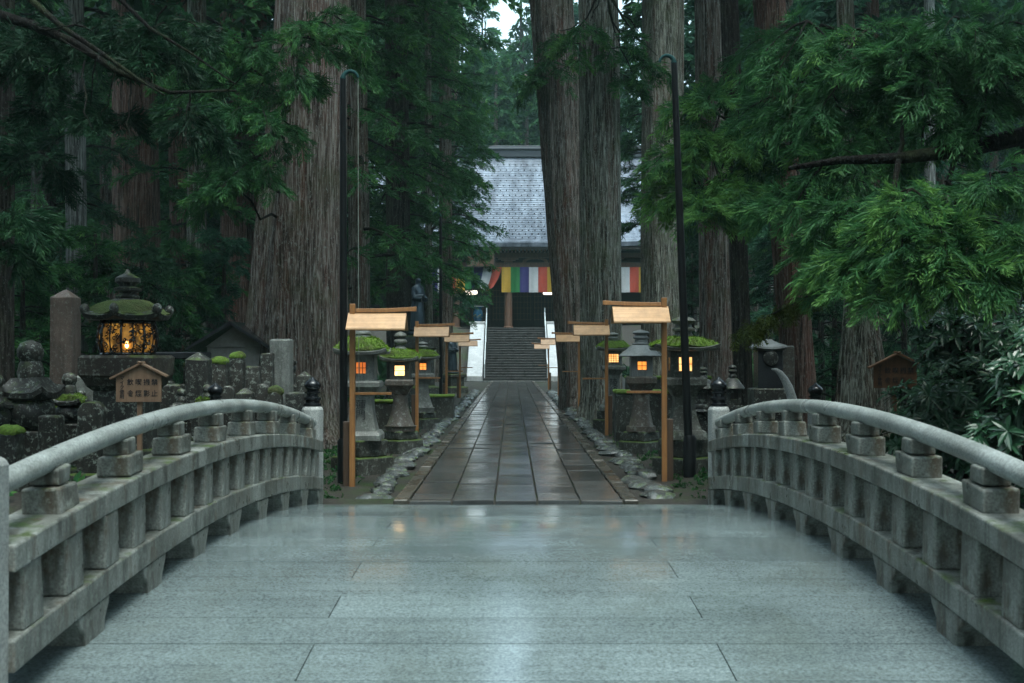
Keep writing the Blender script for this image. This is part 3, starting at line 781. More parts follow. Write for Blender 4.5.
def lantern(name, X, D, label, S=1.0, stone_='lantern', plinth_w=.5, shaft='square', roof='square', roof_w=.40, glow='glow_cream', moss='moss', box_w=.20, win=(.085, .09),
            zz=(.17, .33, .46, 1.12, 1.38, 1.78, 2.0, 2.30), kanji=None, rz=0.0, side_window=0, rot=PI / 4, plinth_h=None, shaft_w=(.21, .115), fin='jewel', group='stone lanterns lining the path', bars=(1, 1), roofmat=None, boxmat=None):
    t = thing(name, label, 'lantern', (X, D, gz(X, D) - .02), rz, group)
    zb = -t.location.z
    z1, z2, z3, z4, z5, z6, z7, z8 = [z * S + zb for z in zz]
    st = M[stone_]
    a = MB(); a.loft([(plinth_w, -.15), (plinth_w, z1)], 'square', 4, jit=0); a.loft([(plinth_w * .80, z1 - .002), (plinth_w * .80, z2)], 'square', 4)
    a.build('plinth', M['plinth'], t, bevel=.025, segs=2, rough=.012, rough_sc=4, sub=2)
    b = MB(); b.loft([(plinth_w * .62, z2 - .003), (plinth_w * .62, z2 + (z3 - z2) * .55), (shaft_w[0] * 1.12, z3)], 'square' if shaft == 'square' else 'oct', 24)
    b.build('base', st, t, smooth=30, rough=.006, rough_sc=4)
    s = MB(); q = []
    for i in range(9):
        u = i / 8; q.append((shaft_w[1] + (shaft_w[0] - shaft_w[1]) * (1 - u) ** 2.0 + .012 * u ** 6, z3 - .003 + (z4 - z3 + .003) * u))
    s.loft(q, shaft, 24); so = s.build('shaft', st, t, smooth=30, rough=.004, rough_sc=4)
    c = MB(); pw = box_w * 1.42
    c.loft([(shaft_w[1] * 1.15, z4 - .003), (shaft_w[1] * 1.45, z4 + (z5 - z4) * .3), (pw * .95, z4 + (z5 - z4) * .55), (pw, z4 + (z5 - z4) * .6), (pw, z5 - .03), (pw * .93, z5)], 'square' if roof == 'square' else 'hex', 24)
    c.build('platform', st, t, smooth=30, rough=.005, rough_sc=4)
    d = MB(); shp = 'square' if roof == 'square' else 'hex'; ro = 0 if shp == 'square' else R(30)
    # firebox with four corner piers so the window is a real opening
    wx, wz = win; zc = (z5 + z6) / 2; bw = box_w
    f0 = -bw
    d.box(-bw, -wx, f0, f0 + .05, z5 - .002, z6 + .01); d.box(wx, bw, f0, f0 + .05, z5 - .002, z6 + .01)
    d.box(-wx - .001, wx + .001, f0 + .001, f0 + .051, z5 - .002, zc - wz); d.box(-wx - .001, wx + .001, f0 + .001, f0 + .051, zc + wz, z6 + .01)
    for sx in (-1, 1):
        xa, xb = sorted((sx * bw, sx * (bw - .05)))
        if sx == side_window:
            d.box(xa, xb, f0 + .051, -wx, z5 - .002, z6 + .01); d.box(xa, xb, wx, bw, z5 - .002, z6 + .01)
            d.box(xa + .001, xb - .001, -wx - .001, wx + .001, z5 - .002, zc - wz); d.box(xa + .001, xb - .001, -wx - .001, wx + .001, zc + wz, z6 + .01)
        else: d.box(xa, xb, f0 + .051, bw, z5 - .002, z6 + .01)
    d.box(-bw + .051, bw - .051, bw - .05, bw - .001, z5 - .002, z6 + .01)
    fb = d.build('firebox', M[boxmat] if boxmat else st, t, bevel=.006)
    def window(yaw):
        g = MB(); g.box(-wx - .002, wx + .002, f0 + .028, f0 + .034, zc - wz, zc + wz)
        wo = g.build('window', M[glow], fb); wo.rotation_euler = (0, 0, yaw)
        l = MB(); nx, nz = bars
        for i in range(nx): x = -wx + 2 * wx * (i + 1) / (nx + 1); l.box(x - .005, x + .005, f0 + .016, f0 + .027, zc - wz, zc + wz)
        for i in range(nz): z = zc - wz + 2 * wz * (i + 1) / (nz + 1); l.box(-wx, wx, f0 + .015, f0 + .028, z - .005, z + .005)
        lo = l.build('lattice', M['lattice'], fb); lo.rotation_euler = (0, 0, yaw)
    window(0)
    if side_window: window(R(90) * side_window)
    r = MB(); W = roof_w
    if roof == 'square':
        prof = [(W * .55, z6), (W * .97, z6 + .012), (W, z6 + .05), (W * .78, z6 + .08), (W * .52, z6 + (z7 - z6) * .55), (W * .32, z7), (W * .30, z7 + .004)]
        lf = [0, .045, .06, .03, .01, 0, 0]
    else:
        prof = [(W * .55, z6), (W * .97, z6 - .03), (W, z6 - .012), (W * .9, z6 + .02), (W * .68, z6 + (z7 - z6) * .45), (W * .52, z6 + (z7 - z6) * .75), (W * .36, z7 - .01), (W * .16, z7)]
        lf = None
    r.loft(prof, 'square' if roof == 'square' else 'round', 40, lift=lf)
    rfo = r.build('roof', M[roofmat] if roofmat else st, t, smooth=40, rough=.006, rough_sc=4)
    if moss: moss_cap(rfo, W * (.93 if moss == 'moss' else .8), z6 + .055, z7 + .02, roof if roof == 'square' else 'round', moss, .03 if roof == 'square' else 0)
    f = MB(); h = z8 - z7
    if fin == 'jewel':
        pr = [(.10, 0), (.135, .10), (.13, .2), (.09, .28), (.085, .34), (.13, .42), (.14, .52), (.12, .60), (.07, .66), (.10, .70), (.128, .78), (.115, .88), (.06, .95), (.01, 1.0)]
    elif fin == 'low':
        pr = [(.13, 0), (.14, .3), (.11, .5), (.13, .62), (.12, .8), (.05, .95), (.01, 1.0)]
    else:
        pr = [(.15, 0), (.16, .08), (.11, .15), (.12, .25), (.10, .38), (.14, .42), (.145, .50), (.11, .56), (.10, .66), (.14, .72), (.155, .80), (.12, .90), (.04, .97), (.01, 1.0)]
    f.loft([(a * roof_w / .40, z7 - .01 + h * u) for a, u in pr], n=20); f.build('finial', M[roofmat] if roofmat else st, t, smooth=50, rough=.004)
    if kanji: text_mesh(kanji, (z4 - z3) * .30, M['carved'], so, (.0, -shaft_w[1] * 1.22 - .006, z3 + (z4 - z3) * .58), (R(86), 0, 0), vertical=True)
    return t
lantern('stone_lantern', atx(363, 18.8), 18.8, 'tall grey lantern with orange window and lettered shaft beside the black pole', 1.0, 'lantern_pale', .50, 'square', 'square', .41, 'glow_orange', 'moss', .21, (.075, .085),
        (.22, .48, .62, 1.17, 1.40, 1.80, 2.02, 2.22), kanji='蓮門', shaft_w=(.24, .165), fin='low', bars=(2, 1))
lantern('stone_lantern', atx(401, 22.8), 22.8, 'lantern with the brightest yellow window and a thick bright moss roof', 1.0, 'lantern_brown', .44, 'round', 'square', .37, 'glow_bright', 'moss', .185, (.092, .092),
        (.2, .36, .46, 1.07, 1.34, 1.67, 1.86, 2.26), shaft_w=(.27, .13), bars=(0, 1), roofmat='lantern')
lantern('stone_lantern', atx(423, 30.5), 30.5, 'grey lantern with small orange window half hidden behind a roofed timber post', .98, 'lantern_pale', .45, 'square', 'square', .42, 'glow_warm', 'moss', .20, (.08, .08),
        (.2, .36, .48, 1.10, 1.36, 1.72, 1.92, 2.2), shaft_w=(.26, .14), rz=R(8))
lantern('stone_lantern', atx(641.5, 22.7), 22.7, 'smooth grey dome roofed lantern with orange window, no moss on it', 1.0, 'lantern_brown', .44, 'round', 'round', .43, 'glow_warm', None, .20, (.082, .075),
        (.18, .36, .46, 1.08, 1.40, 1.80, 2.0, 2.29), shaft_w=(.24, .15), roofmat='lantern_smooth', fin='tall', boxmat='lantern_smooth')
lantern('stone_lantern', atx(613.5, 28.8), 28.8, 'pale lettered lantern with gridded cream window under a moss roof', 1.0, 'lantern_pale', .50, 'square', 'square', .40, 'glow_cream', 'moss', .20, (.115, .095),
        (.26, .48, .62, 1.32, 1.55, 1.90, 2.08, 2.36), kanji='陵峰', shaft_w=(.22, .135), bars=(3, 3), fin='tall')
lantern('stone_lantern', atx(684, 18.7), 18.7, 'large lantern with two cream windows under a wide bright moss roof behind the leaning pole', 1.0, 'lantern', .50, 'square', 'square', .50, 'glow_cream', 'moss', .225, (.10, .105),
        (.22, .5, .64, 1.16, 1.46, 1.86, 2.02, 2.42), shaft_w=(.25, .15), side_window=-1, bars=(1, 1), fin='tall')
lantern('stone_lantern', atx(703, 20.6), 20.6, 'small dark unlit lantern beside the right bridge post', .70, 'grave_dark', .36, 'square', 'round', .26, 'wood_hall_dark', None, .15, (.06, .06), shaft_w=(.2, .16), group='old unlit stones by the right bank', roofmat='grave_dark')

# ------------------------------------------------------------------ poles
def hooked_pole(label, base, top, r, hook_dir, cap_mat, cord=None, Hh=.5):
    t = thing('hooked_pole', label, 'pole', base, 0, 'black hooked poles along the path')
    d = Vector(top) - Vector(base)
    p = MB(); p.tube([Vector((0, 0, -.2)), d * .02, d * .5, d], [r * 1.15, r * 1.1, r, r * .8], 14); p.build('pole', M['black_iron'], t, smooth=40)
    b = MB(); b.loft([(r * 1.7, -.1), (r * 1.7, .55), (r * 1.3, .6)], n=14); b.build('sleeve', M['black_iron'], t, smooth=40)
    h = MB(); pts = [d + Vector((0, 0, -.16)), d]
    for i in range(1, 8):
        a = PI * i / 8 * 1.1
        pts.append(d + Vector((hook_dir * .11 * (1 - math.cos(a)) , 0, .11 * math.sin(a))))
    h.tube(pts, [r * .84] * 2 + [r * .6 - r * .04 * i for i in range(7)], 10)
    e = pts[-1]; h.loft([(.02, -.03), (.05, 0), (.05, .05), (.02, .07)], n=10, c=(e.x, e.y, e.z - .05)) if r < 0 else None
    h.build('hook', M[cap_mat], t, smooth=50)
    if cord:
        c = MB(); c.tube([e, e + Vector((cord * .2, 0, -1.5)), e + Vector((cord * .6, .05, -4.6))], .005, 5); c.build('cord', M['rope'], t)
    return t
D = 17.3
hooked_pole('black pole with a teal hook and hanging cord before the giant cedar trunk', (atx(344.5, D), D, 0.0), (atx(343, D), D, atz(78, D)), .055, 1, 'verdigris', .02)
D = 18.0
hooked_pole('leaning black pole with curved hook top beside the wide moss roofed lantern', (atx(690, D), D, 0.0), (atx(675, D), D, atz(62, D)), .058, -1, 'verdigris')
D = 35
hooked_pole('distant slim black pole with teal hook against the cedar foliage', (atx(441.5, D), D, 0.0), (atx(441, D), D, atz(216, D)), .05, -1, 'verdigris')

# ------------------------------------------------------------------ stair, parapets, rails
stair = thing('stone_staircase', 'dark stone staircase between white sloping parapets climbing to the hall', 'staircase', (.28, 83.6, 0))
NS = 21
for i in range(NS):
    s = MB(); z = .02 + (i + 1) * .182; s.box(-2.32, 2.32, i * .335, i * .335 + .40, z - .185 - (.3 if i == 0 else .0), z)
    s.build('step', M['step'], stair, bevel=.02)
s = MB(); s.add([(-2.3, .42, -.3), (2.3, .42, -.3), (2.3, 7.4, 3.52), (-2.3, 7.4, 3.52), (-2.3, 7.4, -.3), (2.3, 7.4, -.3)], [(0, 1, 2, 3), (3, 2, 5, 4), (0, 3, 4), (1, 5, 2), (0, 4, 5, 1)])
s.build('core', M['step'], stair)
for sx in (-1, 1):
    p = MB(); x0, x1 = (sx * 2.34, sx * 3.42) if sx < 0 else (sx * 2.34, sx * 3.10)
    a, b = min(x0, x1), max(x0, x1)
    poly = [(-.5, -.3), (-.5, .35), (7.0, 4.12), (8.4, 4.12), (8.4, -.3)]
    p.add([(a, y, z) for y, z in poly] + [(b, y, z) for y, z in poly], [(0, 1, 2, 3, 4), (9, 8, 7, 6, 5)] + [(j, j + 5, (j + 1) % 5 + 5, (j + 1) % 5) for j in range(5)])
    po = p.build('parapet', M['parapet'], stair, bevel=.03)
    c = MB(); c.box(a - .12, b + .08, 7.15, 8.2, 4.125, 4.33); c.build('cap', M['parapet'], po, bevel=.03)
for sx in (-1, 1):
    t = thing('stair_handrail', 'white tubular handrail on the %s of the stone stair' % ('left side' if sx < 0 else 'right side'), 'handrail', (.28 + sx * 2.2, 83.6, 0), 0, 'white stair handrails')
    for y in (.18, 2.53, 4.87, 7.18):
        q = MB(); zb = .02 + (math.floor(y / .335) + 1) * .182; q.tube([(0, y, zb), (0, y, zb + 1.0 + (.35 if y > 7 else 0))], .035, 10); q.build('upright', M['white_metal'], t, smooth=40)
    q = MB(); q.tube([(0, .0, 1.14), (0, .18, 1.2), (0, 7.18, 5.0), (0, 7.6, 5.0)], .035, 10)
    q.tube([(0, .18, .7), (0, 7.18, 4.5)], .022, 8); q.build('rail', M['white_metal'], t, smooth=40)

# ------------------------------------------------------------------ the hall
FZ = 3.86
pav = MB(); pav.box(-20, 20, 91.2, 120, 3.0, FZ); tag(pav.build('hall_forecourt_pavement', M['step']), kind='structure')
hall = thing('temple_hall', 'wooden temple hall with a broad silver shingled roof at the top of the stair', 'temple', (0, 100, FZ))
def hz(z): return z - FZ
def roof_curve(t):          # t 0 at eave, 1 at ridge : (y, z) relative to hall
    return (-3.2 + 13.2 * t, hz(10.9) + 9.2 * (t * .72 + .28 * t * t))
rb = MB(); nx, nt = 40, 16; vs = []; fs = []
for i in range(nt + 1):
    t = i / nt; y, z = roof_curve(t)
    for j in range(nx + 1):
        x = -17 + 34 * j / nx; vs.append((x, y, z + .7 * (abs(x) / 17) ** 4 * (1 - t)))
for i in range(nt):
    for j in range(nx): fs.append((i * (nx + 1) + j, i * (nx + 1) + j + 1, (i + 1) * (nx + 1) + j + 1, (i + 1) * (nx + 1) + j))
k = len(vs); vs += [(x, y + .02, z - .35) for x, y, z in vs]; fs += [tuple(i + k for i in reversed(f)) for f in fs]
for j in range(nx): fs.append((j, j + k, j + 1 + k, j + 1))
rb.add(vs, fs)
# back slope
vb = []
for i in range(2):
    for x in (-17, 17): vb.append((x, 10.0 + i * 12, hz(20.1) - i * 9.2))
rb.add(vb, [(0, 2, 3, 1)])
sg = MB()
for r_ in range(17):
    t = .06 + .90 * r_ / 17; y, z = roof_curve(t)
    for j in range(34):
        x = -8.7 + j * .53 + (.265 if r_ % 2 else 0)
        sg.box(x - .045, x + .045, y - .05, y + .04, z - .02, z + .085)
sh = MB()
for r_ in range(42):
    t = (r_ + .5) / 42; y, z = roof_curve(t); sh.box(-16.9, 16.9, y - .02, y + .02, z - .02, z + .022)
rb.add(sh.v, sh.f); rb.add(sg.v, sg.f, 1)
roof = rb.build('roof', [M['roof_metal'], M['roof_dark']], hall, smooth=40)
rg = MB(); rg.box(-16.5, 16.5, 9.5, 10.7, hz(19.9), hz(20.55)); rg.box(-16.8, 16.8, 9.3, 10.9, hz(20.56), hz(20.75)); rg.box(-16.3, 16.3, 9.8, 10.4, hz(20.76), hz(21.0))
rg.build('ridge', M['roof_dark'], roof, bevel=.05)
ev = MB(); ev.box(-16.9, 16.9, -3.1, -2.8, hz(10.35), hz(10.56)); ev.build('eave_board', M['wood_hall_dark'], hall)
rf = MB()
for j in range(56): x = -8.4 + j * .3; rf.box(x - .06, x + .06, -3.0, .4, hz(10.2), hz(10.34))
rf.build('rafters', M['wood_hall'], hall)
be = MB(); be.box(-15, 15, -2.2, -1.8, hz(9.75), hz(10.15)); be.build('upper_beam', M['wood_hall'], hall, bevel=.02)
be = MB(); be.box(-15, 15, -2.15, -1.85, hz(8.95), hz(9.35)); be.build('lintel_beam', M['wood_hall'], hall, bevel=.02)
for X in (-13.0, -8.9, -4.6, -.3, 4.0, 8.3, 12.6):
    c = MB(); c.loft([(.40, 0), (.40, .25), (.33, .3), (.31, hz(8.94))], n=20, c=(X, -2.0, 0)); c.build('column', M['wood_hall'], hall, smooth=40)
    b = MB()
    for q, (ww, zz) in enumerate(((.35, 9.36), (.6, 9.5), (.85, 9.63))): b.box(X - ww, X + ww, -2.3 + .002 * q, -1.7 - .002 * q, hz(zz), hz(zz) + .11)
    b.build('bracket_block', M['wood_hall'], hall, bevel=.01)
for X in (1.9, -2.4, 6.2, -6.8):                        # frog-leg struts in the frieze
    f = MB(); poly = []
    for i in range(13): a = PI * i / 12; poly.append((X + 1.05 * math.cos(a), hz(9.36) + .40 * math.sin(a) ** .6))
    inner = []
    for i in range(13): a = PI * i / 12; inner.append((X + .75 * math.cos(a), hz(9.36) + .27 * math.sin(a) ** .6))
    pts = poly + list(reversed(inner)); n = len(poly)
    vs = [(x, -2.1, z) for x, z in poly] + [(x, -2.1, z) for x, z in inner] + [(x, -1.95, z) for x, z in poly] + [(x, -1.95, z) for x, z in inner]
    fs = []
    for i in range(n - 1): fs += [(i, i + 1, n + i + 1, n + i), (2 * n + i, 3 * n + i, 3 * n + i + 1, 2 * n + i + 1), (i, 2 * n + i, 2 * n + i + 1, i + 1), (n + i, n + i + 1, 3 * n + i + 1, 3 * n + i)]
    f.add(vs, fs); f.build('frieze_strut', M['wood_hall'], hall)
fz = MB(); fz.box(-15, 15, -1.2, -1.05, hz(8.9), hz(10.4)); fz.build('frieze_panel', M['wood_hall_dark'], hall)
wl_ = MB(); wl_.box(-15, 15, 4.0, 4.3, 0, hz(10.4)); wl_.box(-15.3, -15, -1.0, 4.3, 0, hz(10.4)); wl_.box(15, 15.3, -1.0, 4.3, 0, hz(10.4)); wl_.build('wall', M['wood_hall_dark'], hall)
for j in range(10):
    dmb = MB(); x = -9.0 + j * 1.8; dmb.box(x + .04, x + 1.76, 3.93, 3.997, .2, 3.9)
    do = dmb.build('door', M['wood_hall_dark'], hall, bevel=.01)
    l = MB()
    for q in range(6): l.box(x + .15 + q * .29, x + .19 + q * .29, 3.90, 3.929, .9, 3.7)
    for q in range(6): l.box(x + .1, x + 1.7, 3.895, 3.927, 1.0 + q * .5, 1.04 + q * .5)
    l.build('lattice', M['wood_hall'], do)
ste = MB(); ste.box(-8, 8, -1.0, 4.0, .0, .25); ste.build('threshold', M['wood_hall_dark'], hall)

# five-colour banner hung along the lintel
ban = thing('temple_banner', 'long five-coloured striped banner hung under the hall eaves', 'banner', (0, 97.6, 8.95))
cols = ['green', 'purple', 'white', 'red', 'yellow']; x0 = -3.02 - .745 * 0
seq = []
for i in range(-9, 16):
    nm = ['yellow', 'green', 'purple', 'white', 'red'][i % 5]; xa = -.85 + i * .745; xb = xa + .743
    if xb > 11.4 or xa < -9: continue
    drawn = xb < -.8 and xa > -4.0
    b = MB(); nx_, nz_ = 8, 10; vs = []
    for r_ in range(nz_ + 1):
        v = r_ / nz_; H = 2.05
        for c in range(nx_ + 1):
            u = c / nx_; x = xa + (xb - xa) * u
            xx = x; zz_ = -H * v
            if drawn: xx = x - .75 * v ** 1.5 * (x + 3.85) / 3.0 * .9; zz_ = -H * v * (.84 + .10 * math.sin(x * 3))
            vs.append((xx, .10 * math.sin(x * 4.2 + v * 1.5) * (.3 + v) + .03 * math.sin(x * 13), zz_))
    fs = [(r_ * (nx_ + 1) + c, r_ * (nx_ + 1) + c + 1, (r_ + 1) * (nx_ + 1) + c + 1, (r_ + 1) * (nx_ + 1) + c) for r_ in range(nz_) for c in range(nx_)]
    b.add(vs, fs); o = b.build('stripe', M['cloth_' + nm], ban, smooth=60); o['label'] = nm + ' stripe'
pl = MB(); pl.box(-.75 - .6, .75 - .6 + .6, -.06, .06, -.75, .75); 
t = thing('name_board', 'brown wooden plaque hung in the hall frieze behind the cedar foliage', 'plaque', (atx(481, 97), 97.2, 9.6)); pl2 = MB(); pl2.box(-1.1, 1.1, -.06, .06, -.6, .6); pl2.build('board', M['wood_hall'], t, bevel=.02)
pl2 = MB()
for a in ((-1.18, 1.18, -.68, -.58), (-1.18, 1.18, .58, .68)): pl2.box(a[0], a[1], -.1, .08, a[2], a[3])
for a in ((-1.18, -1.08), (1.08, 1.18)): pl2.box(a[0], a[1], -.098, .078, -.578, .578)
pl2.build('frame', M['wood_hall_dark'], t)
for px, lab in ((472, 'white lit hanging lantern at the left end of the hall front'), (549.5, 'white lit hanging lantern beside the twin cedar trunk at the hall front')):
    c = at(px, 292.5, 98.6); t = thing('hanging_lamp', lab, 'lamp', c, 0, 'white lamps under the hall eaves')
    q = MB(); q.loft([(.42, -.16), (.48, -.1), (.48, .1), (.42, .16)], 'hex', 12); q.build('lamp_shade', M['lamp_white'], t, smooth=30)
    q = MB(); q.tube([(0, 0, .17), (0, 0, 9.0 + (.0) - c.z)], .02, 6); q.loft([(.5, .161), (.1, .24)], 'hex', 6); q.build('hanger', M['bronze_black'], t)
# flower vase at the top of the stair
c = at(478.5, 331, 92.6); t = thing('flower_vase', 'tall blue glazed vase of greenery at the head of the stair', 'vase', (c.x, 92.6, FZ))
q = MB(); q.loft([(.28, 0), (.28, .12), (.18, .2), (.18, .35)], n=20); q.build('stand', M['bronze_black'], t, smooth=40)
q = MB(); q.loft([(.16, .351), (.22, .45), (.36, .8), (.38, 1.1), (.33, 1.4), (.27, 1.52), (.40, 1.62), (.44, 1.66), (.36, 1.67)], n=24); vo = q.build('body', M['blue_glaze'], t, smooth=50)
q = MB(); q.loft([(.445, 1.66), (.46, 1.70), (.40, 1.72), (.36, 1.68)], n=24, cap=False); q.build('rim', M['cloth_white'], vo, smooth=50)
q = MB()
for a in range(6): q.loft([(.01, -.02), (.12, 0), (.01, .02)], n=8, c=(.37 * math.cos(-PI / 2 + (a - 2.5) * .35), .37 * math.sin(-PI / 2 + (a - 2.5) * .35), .95 + .1 * math.sin(a * 2.1)))
q.build('painted_flower', M['yellow_glaze'], vo)
f = Foliage()
for a in range(26): f.bough((0, 0, 1.6), (rng.normal() * .6, rng.normal() * .4, 1), 1.3, 1, 4, .45, .3)
f.build('greenery', M['leaf'], M['twig'], t)

# ------------------------------------------------------------------ bronze statues
def statue(label, base, H, ped_h, rz=0):
    t = thing('bronze_statue', label, 'statue', base, rz, 'dark bronze statues among the cedars')
    p = MB(); p.loft([(.55, -.4), (.55, ped_h * .3), (.42, ped_h * .32), (.40, ped_h * .8), (.5, ped_h * .83), (.5, ped_h)], 'square', 8); p.build('pedestal', M['plinth'], t, bevel=.02)
    l = MB(); l.loft([(.30, ped_h), (.36, ped_h + .08), (.26, ped_h + .16), (.30, ped_h + .2)], n=20); l.build('lotus_base', M['bronze'], t, smooth=40)
    me = bpy.data.meshes.new('figure')
    k = H / 1.75; z0 = ped_h + .2
    J = [(0, 0, .95), (0, 0, 1.2), (0, -.01, 1.40), (0, -.02, 1.52), (0, -.03, 1.63), (0, -.03, 1.74),
         (.17, 0, 1.38), (.23, -.02, 1.10), (.10, -.28, 1.04), (-.17, 0, 1.38), (-.23, -.02, 1.10), (-.06, -.26, 1.12),
         (.08, 0, .5), (.08, 0, .05), (-.08, 0, .5), (-.08, 0, .05), (.05, -.36, 1.06), (-.02, -.34, 1.16), (0.08, -.12, .02), (-.08, -.12, .02)]
    rad = [.20, .18, .17, .07, .105, .085, .09, .085, .075, .09, .085, .075, .17, .22, .17, .22, .035, .035, .1, .1]
    E = [(0, 1), (1, 2), (2, 3), (3, 4), (4, 5), (2, 6), (6, 7), (7, 8), (2, 9), (9, 10), (10, 11), (0, 12), (12, 13), (0, 14), (14, 15), (8, 16), (11, 17), (13, 18), (15, 19)]
    me.from_pydata([(a * k, b * k, z0 + c * k) for a, b, c in J], E, [])
    o = link('figure', me, t); md = o.modifiers.new('skin', 'SKIN')
    for i, v in enumerate(me.skin_vertices[0].data): v.radius = (rad[i] * k, rad[i] * k); v.use_root = (i == 0)
    o.modifiers.new('sub', 'SUBSURF').levels = 2; o.modifiers['sub'].render_levels = 2
    me.materials.append(M['bronze'])
    rb_ = MB(); n = 28; prof = [(.24, .0), (.245, .25), (.225, .6), (.20, .9), (.195, 1.12), (.21, 1.3), (.15, 1.42)]
    vs = []
    for w_, z in prof:
        for j in range(n):
            a = 2 * PI * j / n; w2 = w_ * (1 + .05 * math.sin(a * 9 + z * 2)) * k
            vs.append((w2 * math.cos(a) * 1.08, w2 * math.sin(a) * .85, z0 + z * k))
    rb_.add(vs, [(i * n + j, i * n + (j + 1) % n, (i + 1) * n + (j + 1) % n, (i + 1) * n + j) for i in range(len(prof) - 1) for j in range(n)])
    rb_.build('robe', M['bronze'], t, smooth=70)
    sl = MB()
    for sx, hx in ((1, .10), (-1, -.06)):
        sl.tube([(sx * .19 * k, -.02, z0 + 1.28 * k), (sx * .22 * k, -.04, z0 + 1.05 * k), (hx * k, -.25 * k, z0 + 1.02 * k)], [.09 * k, .11 * k, .10 * k], 12)
    sl.build('sleeves', M['bronze'], t, smooth=60)
    return t
D = 40; X = atx(418, D); statue('dark blue bronze robed statue with hands held out above the second roofed post', (X, D, gz(X, D)), 1.75, atz(330, D) - gz(X, D) - .2, R(50))
D = 58; X = atx(453, D); statue('small far bronze statue standing between the third and fourth roofed posts', (X, D, gz(X, D)), 1.6, .9, R(40))

# ------------------------------------------------------------------ big lit lantern and the wooden notices
D = 17.0; X = atx(128, D)
BL = thing('bronze_lantern', 'broad dark lantern with glowing openwork firebox under a mossy upturned roof', 'lantern', (X, D, gz(X, D)))
zb = -BL.location.z
a = MB(); a.loft([(.62, -.3), (.62, .25 + zb), (.5, .26 + zb), (.5, .5 + zb)], 'square', 8); a.build('plinth', M['plinth'], BL, bevel=.03, segs=2)
a = MB(); a.loft([(.42, .5 + zb), (.36, .7 + zb), (.36, 1.3 + zb), (.44, 1.38 + zb)], 'square', 16); a.build('shaft', M['grave_dark'], BL, smooth=30, rough=.01)
a = MB(); a.loft([(.44, 1.38 + zb), (.46, 1.44 + zb), (.50, 1.5 + zb), (.515, 1.52 + zb), (.515, 1.76 + zb), (.48, 1.795 + zb)], 'square', 16); a.build('platform', M['grave_brown'], BL, smooth=30, rough=.012)
# openwork firebox : eight ribs, scroll pattern and rings, glow inside
a = MB(); w0 = .41; z0, z1 = 1.795 + zb, 2.29 + zb
for zc in (z0 + .02, z1 - .03): a.loft([(w0 * .9, zc - .025), (w0 * .93, zc), (w0 * .9, zc + .025)], n=32)
cage = a
for i in range(16):
    an = 2 * PI * i / 16 + .1; pts = []
    for u in range(9): v = u / 8; rr = w0 * (.88 + .14 * math.sin(PI * v)); pts.append((rr * math.cos(an), rr * math.sin(an), z0 + (z1 - z0) * v))
    cage.tube(pts, .018 if i % 2 == 0 else .010, 6)
rr_ = random.Random(5)
for i in range(330):                                  # scrollwork
    an = rr_.uniform(0, 2 * PI); v = rr_.uniform(.08, .92); rr = w0 * (.88 + .14 * math.sin(PI * v)); r0 = rr_.uniform(.02, .045); pts = []
    for u in range(8):
        b_ = u / 7 * 4.6 + an * 7; q = r0 * (1 - .4 * u / 7)
        pts.append((rr * math.cos(an + q * math.cos(b_) / rr), rr * math.sin(an + q * math.cos(b_) / rr), z0 + (z1 - z0) * v + q * math.sin(b_)))
    cage.tube(pts, .008, 5)
fbx = cage.build('firebox', M['bronze_black'], BL, smooth=50)
def lining_mat():
    m, nt, b = nodes_of('amber lining'); k = NB(nt); v = k.coords()
    f = k.noise(v, 7, 5, .7); b.inputs['Base Color'].default_value = (.25, .14, .04, 1); b.inputs['Roughness'].default_value = .5
    k.link(k.ramp(f, [(.42, (.05, .015, .002)), (.60, (.9, .42, .06)), (.75, (1, .62, .15))]), b.inputs['Emission Color']); b.inputs['Emission Strength'].default_value = .14
    return m
M['lining'] = lining_mat()
a = MB(); a.loft([(.34, z0 + .03), (.385, z0 + .26), (.34, z1 - .03)], n=24, cap=False); a.build('lining', M['lining'], fbx, smooth=60)
a = MB(); a.loft([(.012, -.03), (.026, 0), (.02, .03), (.003, .08)], n=10, c=(.11, -.372, z0 + .13)); a.build('flame', M['glow_candle'], fbx, smooth=60)
a = MB(); W = .55; z6 = 2.29 + zb
a.loft([(W * .5, z6), (W * .95, z6 + .0), (W, z6 + .06), (W * .8, z6 + .11), (W * .55, z6 + .19), (W * .34, z6 + .29), (W * .30, z6 + .30)], 'hex', 36, lift=[0, .05, .06, .03, .01, 0, 0])
rfo = a.build('roof', M['grave_dark'], BL, smooth=35, rough=.008)
m_ = moss_cap(rfo, W * .92, z6 + .05, z6 + .26, 'hex', 'moss_dull', .04)
for an in (0, PI / 3, 2 * PI / 3, PI, -PI / 3, -2 * PI / 3):
    b = MB(); ca, sa = math.cos(an + PI / 6), math.sin(an + PI / 6); r_ = W * 1.06
    b.loft([(.03, -.03), (.06, .02), (.068, .07), (.045, .12), (.015, .14)], n=12, c=(r_ * ca, r_ * sa, z6 + .09), jit=.06); b.build('roof_curl', M['grave'], rfo, smooth=60, rough=.008)
a = MB(); h = .62
fz0 = z6 + .29; a.loft([(r__, fz0 + q__) for r__, q__ in ((.15, 0), (.17, .05), (.11, .09), (.12, .115), (.185, .13), (.19, .165), (.11, .19), (.12, .215), (.175, .25), (.17, .31), (.09, .355), (.045, .38), (.03, .41), (.01, .44))], n=24)
a.build('finial', M['grave_dark'], BL, smooth=40, rough=.005)

